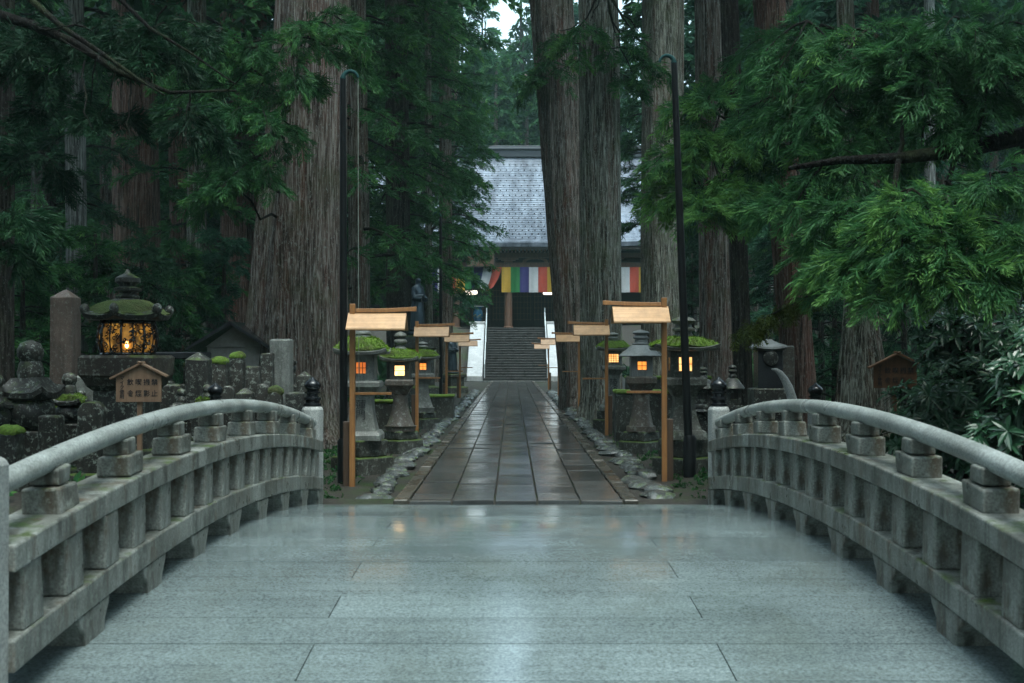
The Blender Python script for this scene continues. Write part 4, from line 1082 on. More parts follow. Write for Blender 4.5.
def notice(label, px, D, w, ytop, ybot, mat, ink, post=True, rz=0):
    X = atx(px, D); t = thing('notice_board', label, 'sign', (X, D, gz(X, D)), rz, 'roofed wooden notices by the bridge'); zb = -t.location.z
    zt, zb_ = atz(ytop, D) + zb, atz(ybot, D) + zb; hw = w / 2; ze = zt - .15
    b = MB(); b.prism([(-hw, zb_), (hw, zb_), (hw, ze), (0, zt), (-hw, ze)], -.015, .015); bo = b.build('board', M[mat], t, bevel=.003)
    r = MB()
    for s in (-1, 1):
        d = Vector((s * (hw + .08), 0, -(zt - ze) * (hw + .08) / hw)); L = d.length; an = math.atan2(d.z, d.x)
        mt = Matrix.Translation((0, 0, zt + .006 + (.004 if s > 0 else 0))) @ Matrix.Rotation(-an, 4, 'Y')
        r.box(-.07 if s < 0 else -.012, L, -.055, .055, 0, .028, mtx=mt)
    r.build('roof', M[mat], t, bevel=.003)
    p = MB(); p.box(-.03, .03, .018, .075, -.2, zt - .05); p.build('post', M[mat], t, bevel=.004)
    sz = w * .15
    xs = [.355, .18, 0, -.18]
    for xx, wd in zip(xs, ('禁止', '撮影', '喫煙', '飲食')):
        for ch, fz_ in zip(wd, (.30, .72)):
            text_mesh(ch, sz, M['ink'], bo, (xx * w, -.0175, ze - (ze - zb_) * fz_ + .01), bold=.0008)
    text_mesh('マイク使用', sz * .72, M['ink'], bo, (-.365 * w, -.0175, ze - (ze - zb_) * .46), vertical=True, bold=.0005)
    return t
notice('pale wooden notice with roof and brush lettering before the glowing dark lantern', 139.5, 15.9, .60, 364, 402, 'wood_sign', 'ink')
notice('dark brown wooden notice with roof half hidden by glossy shrub leaves', 895.5, 16.8, .60, 354, 388, 'wood_sign_old', 'ink')

# ------------------------------------------------------------------ tombs
def gorinto(label, px, D, ytop, w, mats=('grave', 'grave_dark'), moss=False, cat='gravestone', group='old tombs on the left bank'):
    X = atx(px, D); t = thing('five_ring_tomb', label, cat, (X, D, gz(X, D)), rnd.uniform(-.1, .1), group); zb = -t.location.z
    H = atz(ytop, D) + zb; s = w / .7; m1, m2 = M[mats[0]], M[mats[1]]
    tp = H
    a = MB(); a.loft([(.17 * s, tp - .52 * s), (.18 * s, tp - .45 * s), (.15 * s, tp - .33 * s), (.13 * s, tp - .30 * s), (.17 * s, tp - .22 * s), (.175 * s, tp - .14 * s), (.13 * s, tp - .05 * s), (.04 * s, tp - .01 * s), (.005, tp)], n=20)
    a.build('jewel_stone', m1, t, smooth=45, rough=.01)
    r = MB(); z = tp - .52 * s
    r.loft([(.26 * s, z - .30 * s), (.34 * s, z - .27 * s), (.34 * s, z - .20 * s), (.24 * s, z - .12 * s), (.18 * s, z), (.15 * s, z + .002)], 'square', 24, lift=[.0, .08 * s, .09 * s, .03 * s, 0, 0]); ro = r.build('roof', m2, t, smooth=35, rough=.01)
    if moss: moss_cap(ro, .32 * s, z - .2 * s, z - .06 * s, 'square', 'moss', .06 * s)
    b = MB(); z2 = z - .30 * s; b.loft([(.22 * s, z2 - .42 * s), (.30 * s, z2 - .34 * s), (.335 * s, z2 - .2 * s), (.31 * s, z2 - .06 * s), (.24 * s, z2 + .002)], n=24); b.build('drum', m2, t, smooth=50, rough=.012)
    c = MB(); z3 = z2 - .42 * s; c.loft([(.40 * s, -.3), (.40 * s, max(z3 - .55 * s, .1)), (.29 * s, max(z3 - .54 * s, .11)), (.29 * s, z3 + .002)], 'square', 8); c.build('base', m1, t, bevel=.02, rough=.01, sub=1)
    return t
def slab(label, px, D, ytop, w, mat='grave', shape='pyramid', moss=None, d=None, group='old tombs on the left bank', name='gravestone', tilt=0):
    X = atx(px, D); t = thing(name, label, 'gravestone', (X, D, gz(X, D)), rnd.uniform(-.12, .12), group); t.rotation_euler[1] = tilt; zb = -t.location.z
    H = atz(ytop, D) + zb; hw = w / 2
    a = MB()
    if shape == 'pyramid': a.loft([(hw * 1.03, -.3), (hw, H - .13 * (w / .35)), (hw * .97, H - .12 * (w / .35)), (.02, H)], 'square', 8)
    elif shape == 'round':
        n = 14; pr = [(hw * math.cos(PI * i / n), H - hw * .9 + hw * .9 * math.sin(PI * i / n)) for i in range(n + 1)]
        a.prism([(-hw * 1.02, -.3), (hw * 1.02, -.3)] + pr, -.11, .11)
    else: a.loft([(hw, -.3), (hw, H - .03), (hw * .9, H)], 'square', 8)
    st = a.build('stone', M[mat], t, bevel=.012, rough=.012, rough_sc=3.5, sub=2)
    if moss:
        mo = MB(); mo.loft([(hw * .9, H - .04), (hw * 1.08, H), (hw * .95, H + .05), (hw * .5, H + .09), (.02, H + .10)], 'square', 24, jit=.03); mo.build('moss', M[moss], t, rough=.02, rough_sc=8, smooth=60)
    b = MB(); b.loft([(hw * 1.5, -.3), (hw * 1.5, .16), (hw * 1.42, .18)], 'square', 8); b.build('base', M['plinth'], t, bevel=.02)
    return t
gorinto('large dark five tier tomb with upturned roof at the far left bank', 31, 17.0, 340, .72, moss=False)
gorinto('small five tier tomb with bright moss roof beside the glowing lantern', 70, 18.2, 372, .44, ('grave', 'grave_dark'), True)
gorinto('little pale topped tomb cut by the picture edge', -3, 16.6, 374, .42)
slab('tall reddish obelisk with pyramid top standing behind the tombs', 66, 21.5, 290, .40, 'obelisk', 'pyramid')
slab('rounded lichen gravestone under the glowing lantern', 93, 16.3, 401, .34, 'grave', 'round')
slab('narrow weathered stone beside the large five tier tomb', 12, 18.6, 398, .30, 'grave', 'flat')
slab('mossy low stone in front of the large five tier tomb', 10, 15.9, 432, .30, 'grave_dark', 'flat', 'moss')
slab('short lichened stone between the two five tier tombs', 52, 16.2, 415, .26, 'grave', 'flat')
slab('dark square pillar with pale pyramid top by the black finial', 199, 19.6, 352, .36, 'grave_dark', 'pyramid')
slab('lichened stone with bright moss cap, wider of the capped pair', 220, 20.3, 362, .27, 'grave', 'flat', 'moss')
slab('lichened stone with bright moss cap, narrower of the capped pair', 238, 20.6, 357, .22, 'grave', 'flat', 'moss')
slab('pale lichened stone next to the moss capped pair', 254, 20.2, 366, .22, 'grave', 'flat')
slab('upright stone close against the giant cedar trunk', 268, 20.8, 353, .20, 'grave', 'flat')
slab('tall pale square stone rising in front of the giant cedar', 282, 21.3, 339, .36, 'lantern_pale', 'flat')
slab('stubby stone nearest the left bridge post', 297, 19.2, 392, .30, 'grave_dark', 'flat')
slab('broad grey tomb slab right of the wooden notice', 172, 20.0, 384, .40, 'grave', 'flat')
slab('leaning weathered slab behind the wooden notice', 158, 21.0, 380, .34, 'grave', 'flat', tilt=.07)
slab('white cornered stone peak beside the glowing lantern', 88, 20.0, 371, .30, 'lantern_pale', 'pyramid')
r5 = random.Random(31)
for px, D, yt, w_ in ((20, 19.5, 392, .2), (40, 20.5, 386, .22), (55, 19, 402, .2), (82, 19.2, 398, .2), (104, 20.5, 384, .22), (112, 18.6, 408, .22), (150, 18.2, 402, .24), (166, 22.5, 372, .22), (182, 18.4, 396, .22), (190, 22.6, 366, .2), (208, 18.2, 392, .22), (228, 18.6, 386, .2), (246, 18.3, 388, .24), (263, 18.6, 384, .2), (276, 18.3, 392, .22), (290, 22.5, 356, .2), (6, 21, 388, .2), (305, 21, 372, .22)):
    k_ = r5.random()
    if k_ < .3: gorinto('tiny five tier tomb crowded among the old stones on the left bank', px, D, yt - 8, w_ * 1.35, ('grave', 'grave_dark'), r5.random() < .5, group='small stones crowding the left bank')
    else: slab('small lichened upright stone crowded among the tombs on the left bank', px, D, yt, w_, r5.choice(('grave', 'grave', 'grave_dark')), r5.choice(('round', 'flat', 'pyramid')), 'moss_dull' if k_ > .75 else None, group='small stones crowding the left bank')
# low roofed shelter behind the pillars
D = 24; X = atx(228, D); t = thing('small_shelter', 'low dark shelter roof with a pale gable among the tombs', 'shelter', (X, D, gz(X, D))); zb = -t.location.z
r = MB(); zt = atz(322, D) + zb; r.prism([(-.65, zt - .52), (.2, zt), (1.0, zt - .5), (1.0, zt - .56), (.2, zt - .07), (-.65, zt - .58)], -.7, .9); r.build('roof', M['slate'], t)
r = MB(); r.prism([(-.35, zt - .5), (.2, zt - .10), (.8, zt - .5)], -.35, .5); r.box(-.33, .78, -.3, .45, -.2, zt - .505); r.build('wall', M['plaster'], t)
D = 22; X = atx(172, D); t = thing('stone_table', 'long flat topped dark stone altar behind the glowing lantern', 'stone table', (X, D, gz(X, D))); zb = -t.location.z
r = MB(); zt = atz(352, D) + zb; r.box(-.65, .65, -.35, .35, zt - .13, zt); r.build('top', M['slate'], t, bevel=.02)
for sx in (-1, 1): r = MB(); r.box(sx * .5 - .1, sx * .5 + .1, -.25, .25, -.3, zt - .131); r.build('leg', M['grave_dark'], t, bevel=.01)

# right bank stones
D = 20.5; X = atx(768.5, D); t = thing('roofed_tomb', 'black roofed stone tomb with a rounded niche between the right trunks', 'gravestone', (X, D, gz(X, D)), 0, 'old unlit stones by the right bank'); zb = -t.location.z
z = lambda y: atz(y, D) + zb
r = MB(); r.loft([(.36, -.3), (.36, z(408)), (.30, z(407)), (.30, z(388))], 'square', 8); r.build('base', M['grave'], t, bevel=.02)
r = MB(); r.loft([(.21, z(388) - .002), (.21, z(350))], 'square', 8); bo = r.build('body', M['slate'], t, bevel=.01)
r = MB(); r.loft([(.10, -.02), (.13, .0), (.12, .03), (.02, .06)], n=20); o = r.build('niche_stone', M['grave_dark'], bo, smooth=40); o.rotation_euler = (R(90), 0, 0); o.location = (0, -.215, z(358))
r = MB(); r.loft([(.2, z(351)), (.27, z(349)), (.26, z(347)), (.15, z(343)), (.06, z(340)), (.05, z(339))], 'square', 16, lift=[0, .03, .03, 0, 0, 0]); r.build('roof', M['lantern_smooth'], t, smooth=30)
r = MB(); r.loft([(.05, z(339)), (.075, z(337.5)), (.03, z(336)), (.06, z(334.5)), (.01, z(331))], n=16); r.build('finial', M['slate'], t, smooth=50)
D = 19.4; X = atx(733, D); lantern('stone_lantern', X, D, 'slim dark capped lantern stone half hidden behind the right bridge post', .72, 'grave_dark', .30, 'square', 'round', .20, 'wood_hall_dark', None, .12, (.05, .05), shaft_w=(.14, .12), group='old unlit stones by the right bank', roofmat='grave_dark')
slab('round topped brown stone post behind the black roofed tomb', 787, 22.5, 346, .22, 'lantern_brown', 'flat', group='old unlit stones by the right bank')
# terraced mossy stone blocks behind the right lanterns
for (px, D, yt, w_, lab) in ((655, 25.5, 392, 1.7, 'low mossy stone terrace behind the smooth grey lantern'), (668, 27.5, 378, 1.9, 'taller mossy stone terrace behind the smooth grey lantern'), (383, 24.5, 402, .9, 'mossy stone curb block behind the brightest lantern'), (437, 34, 396, 1.0, 'low dark stone block behind the second roofed post')):
    X = atx(px, D); t = tag(link('terrace_block', None, None, (X, D, gz(X, D))), lab, 'stone block', 'mossy stone blocks behind the lanterns'); zz_ = atz(yt, D) - gz(X, D)
    b = MB(); b.box(-w_ / 2, w_ / 2, -.3, .3, -.2, zz_); b.build('stone', M['plinth'], t, bevel=.03, rough=.015, sub=2)
    b = MB(); b.box(-w_ / 2 - .02, w_ / 2 + .02, -.33, .28, zz_ - .02, zz_ + .045); b.build('moss', M['moss'], t, bevel=.02, rough=.03, rough_sc=6, sub=3)
# pale curved tusk-like strip
t = thing('curved_stone', 'pale curved tusk shaped stone rising behind the right railing', 'stone', (atx(800, 17.0), 17.0, gz(atx(800, 17), 17)))
pts = []; rads = []
for i in range(12):
    u = i / 11; p = Vector((.06 - .46 * u ** 1.6, 0, -.2 + (atz(369, 17) - t.location.z + .2) * math.sin(u * PI / 2) ** .9)); pts.append(p); rads.append(.10 * (1 - u) ** .6 + .006)
q = MB(); q.tube(pts, rads, 12); o = q.build('tusk', M['post'], t, smooth=60, rough=.008)


# ------------------------------------------------------------------ trees
def limb_pts(a, b, sag=.15, n=6):
    a = np.array(a, float); b = np.array(b, float); L = np.linalg.norm(b - a)
    return [a + (b - a) * i / n + np.array([0, 0, -sag * L * 4 * (i / n) * (1 - i / n) * .5]) + rng.normal(size=3) * .02 * L * (0 < i < n) for i in range(n + 1)]
def crown(F, x, y, lean, h, zlo, zhi, n, L0, L1, lod, nf, size, droop=.4, az=None):
    for i in range(n):
        t = (i + rng.random()) / n; z = zlo + (zhi - zlo) * t
        a = rng.uniform(0, 2 * PI) if az is None else rng.uniform(*az)
        L = (L0 + (L1 - L0) * t) * rng.uniform(.65, 1.15)
        F.bough((x + lean[0] * z / h, y + lean[1] * z / h, z), (math.cos(a), math.sin(a), rng.uniform(-.1, .35)), L, lod, nf, size * rng.uniform(.8, 1.2), droop)
def tree(label, px, D, r0, r1, h=26, px_top=None, mat='bark', leaf='leaf', seed=1, n=48, flare=.5, ridges=.05, group=None, low=None, high=(15, 26, 28, 3.6, 1.2), name='cedar_tree', F=None, bend=0, flat=1.0, swell=(0, 1)):
    """low: (zlo, zhi, n, L0, L1, lod, fronds, size) ; high: coarse upper crown"""
    x = atx(px, D); g = gz(x, D)
    lx = 0 if px_top is None else (atx(px_top, D) - x) / (atz(0, D) - g) * h
    t = thing(name, label, 'tree', (x, D, g), 0, group)
    trunk('trunk', t, M[mat], r0, r1, h, (lx, 0), seed, n, flare, bend, ridges, flat=flat, swell=swell)
    F = F or Foliage()
    if low: crown(F, 0, 0, (lx, 0), h, low[0], low[1], low[2], low[3], low[4], low[5], low[6], low[7])
    if high: crown(F, 0, 0, (lx, 0), h, high[0], high[1], high[2], high[3], high[4], 2, 9, 1.15)
    F.build('crown', M[leaf], M['twig'], t)
    return t
def padset(F, owner, pads, lod=0, n=34, size=.42, limb=True, r=.035):
    """pads: (px, py, D, dx, dy, L[, tint]) sprays; limbs run from the owner point (world) to each spray"""
    ox, oy, oz = owner[:3]
    for p in pads:
        px, py, D, dx, dy, L = p[:6]; tint = p[6] if len(p) > 6 else None
        c = np.array(at(px, py, D))
        F.pad(c - np.array([dx, dy, 0]) * L * .45, (dx, dy, -.12), L, L * .9, lod, n, size, tint)
        if limb:
            a = np.array([ox, oy, max(oz, c[2] + rng.uniform(-.6, .9))]); F.twig(limb_pts(a, c, .12), r, .010, 6)
def shift(F, t):
    o = np.array(t); F.q = [q - o for q in F.q]; F.wv = [w - o for w in F.wv]; return F

# --- the giant cedar beside the left lanterns
D = 24.5; x = atx(293, D); F = Foliage()
padset(F, (x, D, 4.5), [(232, 40, 21, -.6, -.7, 1.3), (262, 62, 21.5, -.3, -.8, 1.2), (292, 30, 21, .2, -.9, 1.2), (238, 105, 20.5, -.5, -.8, 1.4), (280, 112, 21, .3, -.8, 1.1), (215, 140, 21, -.7, -.6, 1.4),
        (250, 150, 20.5, -.2, -.9, 1.1), (318, 18, 21.5, .5, -.7, 1.2), (352, 45, 22, .7, -.5, 1.0), (205, 80, 21, -.7, -.6, 1.5), (330, 5, 22, .4, -.7, 1.3), (190, 20, 21, -.7, -.7, 1.5), (225, 175, 21, -.6, -.7, 1.0), (300, 72, 22, .3, -.8, .9)], 0, 30, .42)
shift(F, (x, D, gz(x, D)))
tree('giant lichened cedar trunk rising behind the left bridge post', 293, D, .80, .56, 30, 313, 'bark_giant', 'leaf', 3, 110, .3, .06, None, None, (14, 29, 36, 5, 1.5), F=F, swell=(.26, 4.5))
# --- twin cedars right of the path
F = Foliage(); x = atx(599, 34)
padset(F, (x, 33, 12), [(568, 40, 33, -.6, -.6, 1.0, .7), (588, 20, 32.8, .1, -.9, 1.0, .65), (640, 35, 33, .8, -.4, 1.5), (655, 55, 33, .7, -.6, 1.2), (630, 72, 33, .5, -.6, 1.0), (618, 45, 33, .5, -.7, 1.0)], 1, 22, .5)
shift(F, (x, 34, gz(x, 34)))
tree('nearer of the twin cedars on the right of the path, straight grey trunk', 602, 34, .58, .54, 28, 599, 'bark_green', 'leaf', 11, 72, .42, .055, None, None, (15, 27, 30, 4, 1.3), F=F)
F = Foliage(); x = atx(573, 41)
padset(F, (x, 40, 13), [(519, 75, 40, -.9, -.2, 1.4, .55), (530, 60, 40, -.6, -.5, 1.2), (548, 30, 39.5, -.4, -.8, 1.2), (560, 60, 39.5, .2, -.9, 1.0)], 1, 24, .5)
shift(F, (x, 41, gz(x, 41)))
tree('farther of the twin cedars, reddish trunk leaning toward the path', 583, 41, .72, .74, 29, 552, 'bark', 'leaf', 12, 80, .2, .05, None, None, (17, 28, 30, 4, 1.3), F=F)
tree('broad pale grey cedar trunk behind the wide moss roofed lantern', 663, 44, .78, .72, 30, 664, 'bark_green', 'leaf', 14, 64, .25, .04, None, None, (17, 29, 30, 4, 1.3))
F = Foliage(); x = atx(716, 30)
padset(F, (x, 29.6, 6), [(690, 95, 22, -.6, -.7, 1.2, .7), (705, 130, 22, -.2, -.9, 1.2, .8), (735, 110, 22, .5, -.8, 1.2, .7), (678, 180, 22, -.8, -.5, 1.0, .8), (700, 185, 21.5, -.3, -.9, 1.2, .85), (735, 180, 21.5, .4, -.9, 1.1, .75), (715, 205, 21.5, .1, -.9, .9, .7), (672, 150, 22, -.7, -.5, 1.0, .7),
        (760, 150, 26, .7, -.6, 1.3), (690, 150, 26, -.6, -.7, 1.2, .55), (745, 75, 26, .3, -.8, 1.1), (715, 80, 26, -.2, -.8, 1.0)], 0, 30, .5)
shift(F, (x, 30, gz(x, 30)))
tree('grey brown cedar trunk with a fresh green spray, behind the right bridge post', 719, 30, .42, .30, 26, 711, 'bark', 'leaf_bright', 15, 64, .4, .05, None, None, (15, 26, 27, 3.6, 1.2), F=F)
tree('slim dark cedar trunk close beside the grey brown one', 745, 26, .20, .17, 24, 730, 'bark_dark', 'leaf_dark', 16, 40, .4, .06, None, None, (14, 24, 24, 3, 1))
F = Foliage(); x = atx(802, 26)
padset(F, (x - .3, 26, 6.5), [(770, 25, 23, -.6, -.7, 1.4), (800, 15, 22, .1, -.9, 1.5), (830, 40, 22, .5, -.8, 1.5), (790, 60, 22.5, -.3, -.9, 1.4), (850, 15, 21, .5, -.8, 1.6), (820, 85, 22, .2, -.9, 1.5), (780, 105, 22.5, -.5, -.8, 1.4),
        (850, 100, 21.5, .6, -.7, 1.4), (760, 130, 22.5, -.7, -.6, 1.1), (800, 140, 22, .0, -1, 1.4), (835, 140, 21.5, .5, -.8, 1.3), (880, 50, 21, .6, -.7, 1.6), (815, 180, 22, .3, -.9, 1.1), (890, 95, 21, .6, -.7, 1.3)], 0, 32, .48)
shift(F, (x, 26, gz(x, 26)))
tree('reddish cedar leaning left with foliage, behind the black roofed tomb', 803, 26, .36, .30, 25, 771, 'bark_red', 'leaf', 17, 56, .25, .05, None, None, (14, 25, 26, 3.6, 1.2), F=F)
F = Foliage(); x = atx(858, 20)
padset(F, (x, 19.8, 4), [(850, 205, 17.5, -.4, -.9, 1.0, .5), (825, 235, 17.5, -.7, -.7, .9, .45), (868, 170, 18, .3, -.9, 1.0), (870, 240, 17.5, .3, -.9, 1.0, .55), (840, 270, 17.6, -.4, -.8, .8)], 0, 30, .42)
shift(F, (x, 20, gz(x, 20)))
tree('gnarled mossy cedar with a swollen base beside the glossy shrub', 860, 20, .15, .11, 20, 848, 'bark_green', 'leaf_bright', 18, 64, .9, .10, None, None, (12, 20, 30, 3, 1), F=F, bend=.05, swell=(.33, 2.3))
tree('thin pale birch coloured trunk standing alone above the dark limb', 931, 40, .19, .15, 26, 931, 'bark_pale', 'leaf', 19, 32, .2, .03, None, None, (15, 26, 24, 3, 1))
# --- cedar outside the right edge whose limbs reach in over the railing
tx, ty = 9.6, 16.5; F = Foliage()
limb = [np.array((tx, ty, 4.6)), np.array(at(1090, 118, 15.5)), np.array(at(1024, 136, 15)), np.array(at(960, 150, 14.6)), np.array(at(900, 158, 14.4)), np.array(at(840, 160, 14.6)), np.array(at(790, 168, 15))]
F.twig(limb, .16, .03, 8)
for a, b in ((2, (1000, 190, 13.8)), (3, (930, 230, 13.6)), (4, (880, 225, 13.4)), (3, (990, 110, 14.5)), (4, (905, 110, 14.4))): F.twig(limb_pts(limb[a], at(*b), .1), .04, .012, 6)
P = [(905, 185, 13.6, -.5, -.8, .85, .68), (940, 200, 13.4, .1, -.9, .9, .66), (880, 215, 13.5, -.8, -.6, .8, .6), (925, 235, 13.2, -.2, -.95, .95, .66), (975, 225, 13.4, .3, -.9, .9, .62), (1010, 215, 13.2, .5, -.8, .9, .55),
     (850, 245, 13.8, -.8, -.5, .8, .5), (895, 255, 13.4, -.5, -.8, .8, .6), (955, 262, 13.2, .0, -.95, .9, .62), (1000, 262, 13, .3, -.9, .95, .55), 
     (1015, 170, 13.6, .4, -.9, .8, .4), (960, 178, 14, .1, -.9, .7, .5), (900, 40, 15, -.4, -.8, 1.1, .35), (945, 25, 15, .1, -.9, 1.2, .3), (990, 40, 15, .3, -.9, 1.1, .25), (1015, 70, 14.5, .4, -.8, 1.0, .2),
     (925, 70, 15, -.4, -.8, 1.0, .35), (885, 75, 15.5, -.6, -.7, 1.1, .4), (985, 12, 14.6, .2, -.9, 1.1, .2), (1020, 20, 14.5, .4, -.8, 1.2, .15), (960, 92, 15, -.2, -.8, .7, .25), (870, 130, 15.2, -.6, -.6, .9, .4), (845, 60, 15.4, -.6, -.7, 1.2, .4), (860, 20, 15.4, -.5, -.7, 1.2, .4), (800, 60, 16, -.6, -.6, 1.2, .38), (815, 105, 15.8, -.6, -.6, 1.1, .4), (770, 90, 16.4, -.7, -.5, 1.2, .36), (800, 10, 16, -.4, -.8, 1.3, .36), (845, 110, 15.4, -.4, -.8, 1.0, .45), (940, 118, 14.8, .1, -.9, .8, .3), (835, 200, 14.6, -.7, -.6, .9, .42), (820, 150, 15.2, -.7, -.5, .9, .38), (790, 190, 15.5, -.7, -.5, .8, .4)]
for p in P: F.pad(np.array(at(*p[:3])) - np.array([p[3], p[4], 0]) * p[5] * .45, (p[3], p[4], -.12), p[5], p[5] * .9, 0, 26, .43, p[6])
shift(F, (tx, ty, gz(tx, ty)))
tree('spreading cedar at the right edge whose long dark limb reaches over the railing', 512.5 + tx / ty * 1200, ty, .5, .3, 22, None, 'bark', 'leaf_bright', 21, 48, .3, .05, None, None, (9, 22, 26, 3.4, 1.2), F=F)
# --- cedar outside the left edge with bare dark limbs
tx, ty = -10.6, 18.0; F = Foliage()
limb = [np.array((tx, ty, 7.6)), np.array(at(-30, 5, 16)), np.array(at(30, 24, 15.6)), np.array(at(75, 42, 15.2)), np.array(at(115, 70, 15)), np.array(at(170, 92, 14.8)), np.array(at(236, 90, 14.6))]
F.twig(limb, .09, .012, 8)
F.twig([np.array(at(20, -10, 15.4)), np.array(at(60, 25, 15)), np.array(at(105, 55, 14.8)), np.array(at(140, 80, 14.6)), np.array(at(165, 95, 14.6))], .05, .01, 6)
F.twig([np.array(at(115, -6, 15.2)), np.array(at(150, 28, 15)), np.array(at(190, 52, 15)), np.array(at(236, 84, 15))], .035, .008, 6)
for q in ((84, 60, 92, 130), (118, 62, 100, 120), (150, 82, 138, 40), (60, 38, 110, 52), (190, 92, 180, 150), (95, 55, 90, 105), (130, 80, 128, 140), (210, 90, 250, 70), (166, 5, 130, 50), (40, 28, 80, 20)):
    F.twig(limb_pts(at(q[0], q[1], 15), at(q[2], q[3], 14.7 + rng.normal() * .4), .1), .014, .004, 5)
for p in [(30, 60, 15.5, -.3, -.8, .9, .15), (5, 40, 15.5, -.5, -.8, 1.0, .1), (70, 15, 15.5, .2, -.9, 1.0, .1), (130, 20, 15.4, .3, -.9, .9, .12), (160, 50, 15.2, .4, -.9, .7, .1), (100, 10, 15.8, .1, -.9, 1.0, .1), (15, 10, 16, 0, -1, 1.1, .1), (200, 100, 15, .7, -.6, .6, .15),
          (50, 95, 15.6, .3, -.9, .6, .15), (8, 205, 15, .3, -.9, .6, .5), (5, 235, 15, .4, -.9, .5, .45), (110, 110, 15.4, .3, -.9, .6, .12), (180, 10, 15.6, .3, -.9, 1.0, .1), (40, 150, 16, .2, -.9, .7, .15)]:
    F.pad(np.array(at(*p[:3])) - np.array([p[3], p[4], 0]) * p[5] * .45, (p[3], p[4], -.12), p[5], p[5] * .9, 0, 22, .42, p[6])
shift(F, (tx, ty, gz(tx, ty)))
tree('dark cedar at the left edge with bare crooked limbs hanging over the tombs', 512.5 + tx / ty * 1200, ty, .45, .28, 24, None, 'bark_dark', 'leaf_dark', 22, 48, .3, .05, None, None, (9.5, 24, 26, 3.6, 1.2), F=F)
tree('leafy cedar filling the gap between the twin trunks and the broad grey trunk', 650, 62, .25, .2, 28, 650, 'bark_dark', 'leaf', 20, 32, .3, .05, None, (6.9, 20, 60, 2.2, 2.2, 1, 14, .7), (20, 28, 30, 3, 1.2))
# --- trunks seen between the foliage, left side
tree('dark trunk cut by the left picture edge', 3, 21, .20, .16, 24, 2, 'bark_dark', 'leaf_dark', 31, 32, .3, .05, None, (5, 12, 12, 1.6, 1.4, 1, 10, .5), (12, 24, 24, 3, 1))
tree('slim pale lichened trunk behind the reddish obelisk', 79, 28, .24, .19, 24, 73, 'bark_pale', 'leaf_dark', 32, 40, .3, .05, None, (3, 9, 12, 2.0, 1.6, 1, 12, .5), (9, 24, 27, 3, 1))
tree('broad reddish cedar trunk above the glowing lantern', 140, 35, .66, .52, 29, 133, 'bark_red', 'leaf_dark', 33, 64, .3, .05, None, (7, 13, 8, 2.5, 2.2, 1, 12, .6), (13, 28, 30, 4, 1.3))
tree('dark slim trunk far behind the tombs at the left', 48, 46, .36, .3, 28, 45, 'bark_dark', 'leaf_blue', 34, 32, .3, .05, None, (7, 14, 16, 2.6, 2.2, 1, 8, .7), (14, 28, 27, 3.4, 1.2))
tree('brown trunk between the reddish cedar and the giant cedar', 184, 38, .34, .27, 28, 176, 'bark_red', 'leaf', 35, 40, .3, .05, None, (4, 13, 20, 2.6, 2.2, 1, 12, .55), (13, 28, 27, 3.4, 1.2))
tree('lichened trunk just left of the giant cedar', 197, 31, .25, .2, 26, 196, 'bark_green', 'leaf', 36, 40, .3, .05, None, (3.5, 10, 16, 2.2, 1.8, 1, 12, .5), (10, 26, 27, 3.2, 1.2))
tree('grey trunk in deep shade behind the reddish cedar', 112, 48, .45, .36, 28, 110, 'bark', 'leaf_blue', 37, 40, .3, .05, None, (6, 15, 18, 2.6, 2.2, 1, 8, .7), (15, 28, 27, 3.4, 1.2))
tree('thick brown trunk above the moss capped stones', 236, 44, .5, .4, 28, 232, 'bark_red', 'leaf', 38, 40, .3, .05, None, (6, 14, 18, 2.6, 2.4, 1, 10, .65), (14, 28, 27, 3.4, 1.2))
# --- leafy cedars between the giant cedar and the path
tree('leafy cedar with grey trunk just right of the tall corded pole', 361, 34, .30, .24, 27, 356, 'bark', 'leaf', 41, 40, .3, .05, None, (3.6, 14, 40, 2.7, 2.4, 1, 14, .55), (14, 27, 27, 3.2, 1.2))
tree('leafy cedar rising behind the lantern with the brightest window', 400, 44, .46, .36, 28, 396, 'bark_dark', 'leaf', 42, 40, .3, .05, None, (4.2, 16, 46, 3.2, 2.8, 1, 14, .6), (16, 28, 27, 3.6, 1.2))
tree('dense leafy cedar filling the view left of the hall', 412, 66, .36, .28, 28, 410, 'bark_dark', 'leaf', 47, 32, .3, .05, None, (4.0, 20, 70, 3.4, 2.8, 1, 14, .75), (19, 28, 26, 3.2, 1.2))
tree('thin lichened cedar right of the bronze statue', 430, 49, .15, .12, 26, 428, 'bark_green', 'leaf_bright', 43, 32, .3, .05, None, (5.2, 17, 40, 2.4, 2.2, 1, 14, .6), (17, 26, 21, 3, 1.2))
tree('leafy cedar whose sprays hang across the hall roof', 447, 60, .34, .28, 28, 445, 'bark', 'leaf', 44, 40, .3, .05, None, (7.2, 21, 60, 2.9, 2.4, 1, 14, .7), (20, 28, 21, 3.2, 1.2))
tree('full cedar standing behind the left end of the stair', 440, 76, .3, .24, 28, 458, 'bark', 'leaf_blue', 45, 32, .3, .05, None, (5, 26, 60, 3.2, 1.6, 1, 12, .8), None)
tree('leafy cedar close behind the giant trunk', 335, 47, .4, .3, 28, 338, 'bark_red', 'leaf', 46, 32, .3, .05, None, (3.5, 17, 40, 3.0, 2.6, 1, 12, .7), (17, 28, 21, 3.4, 1.2))
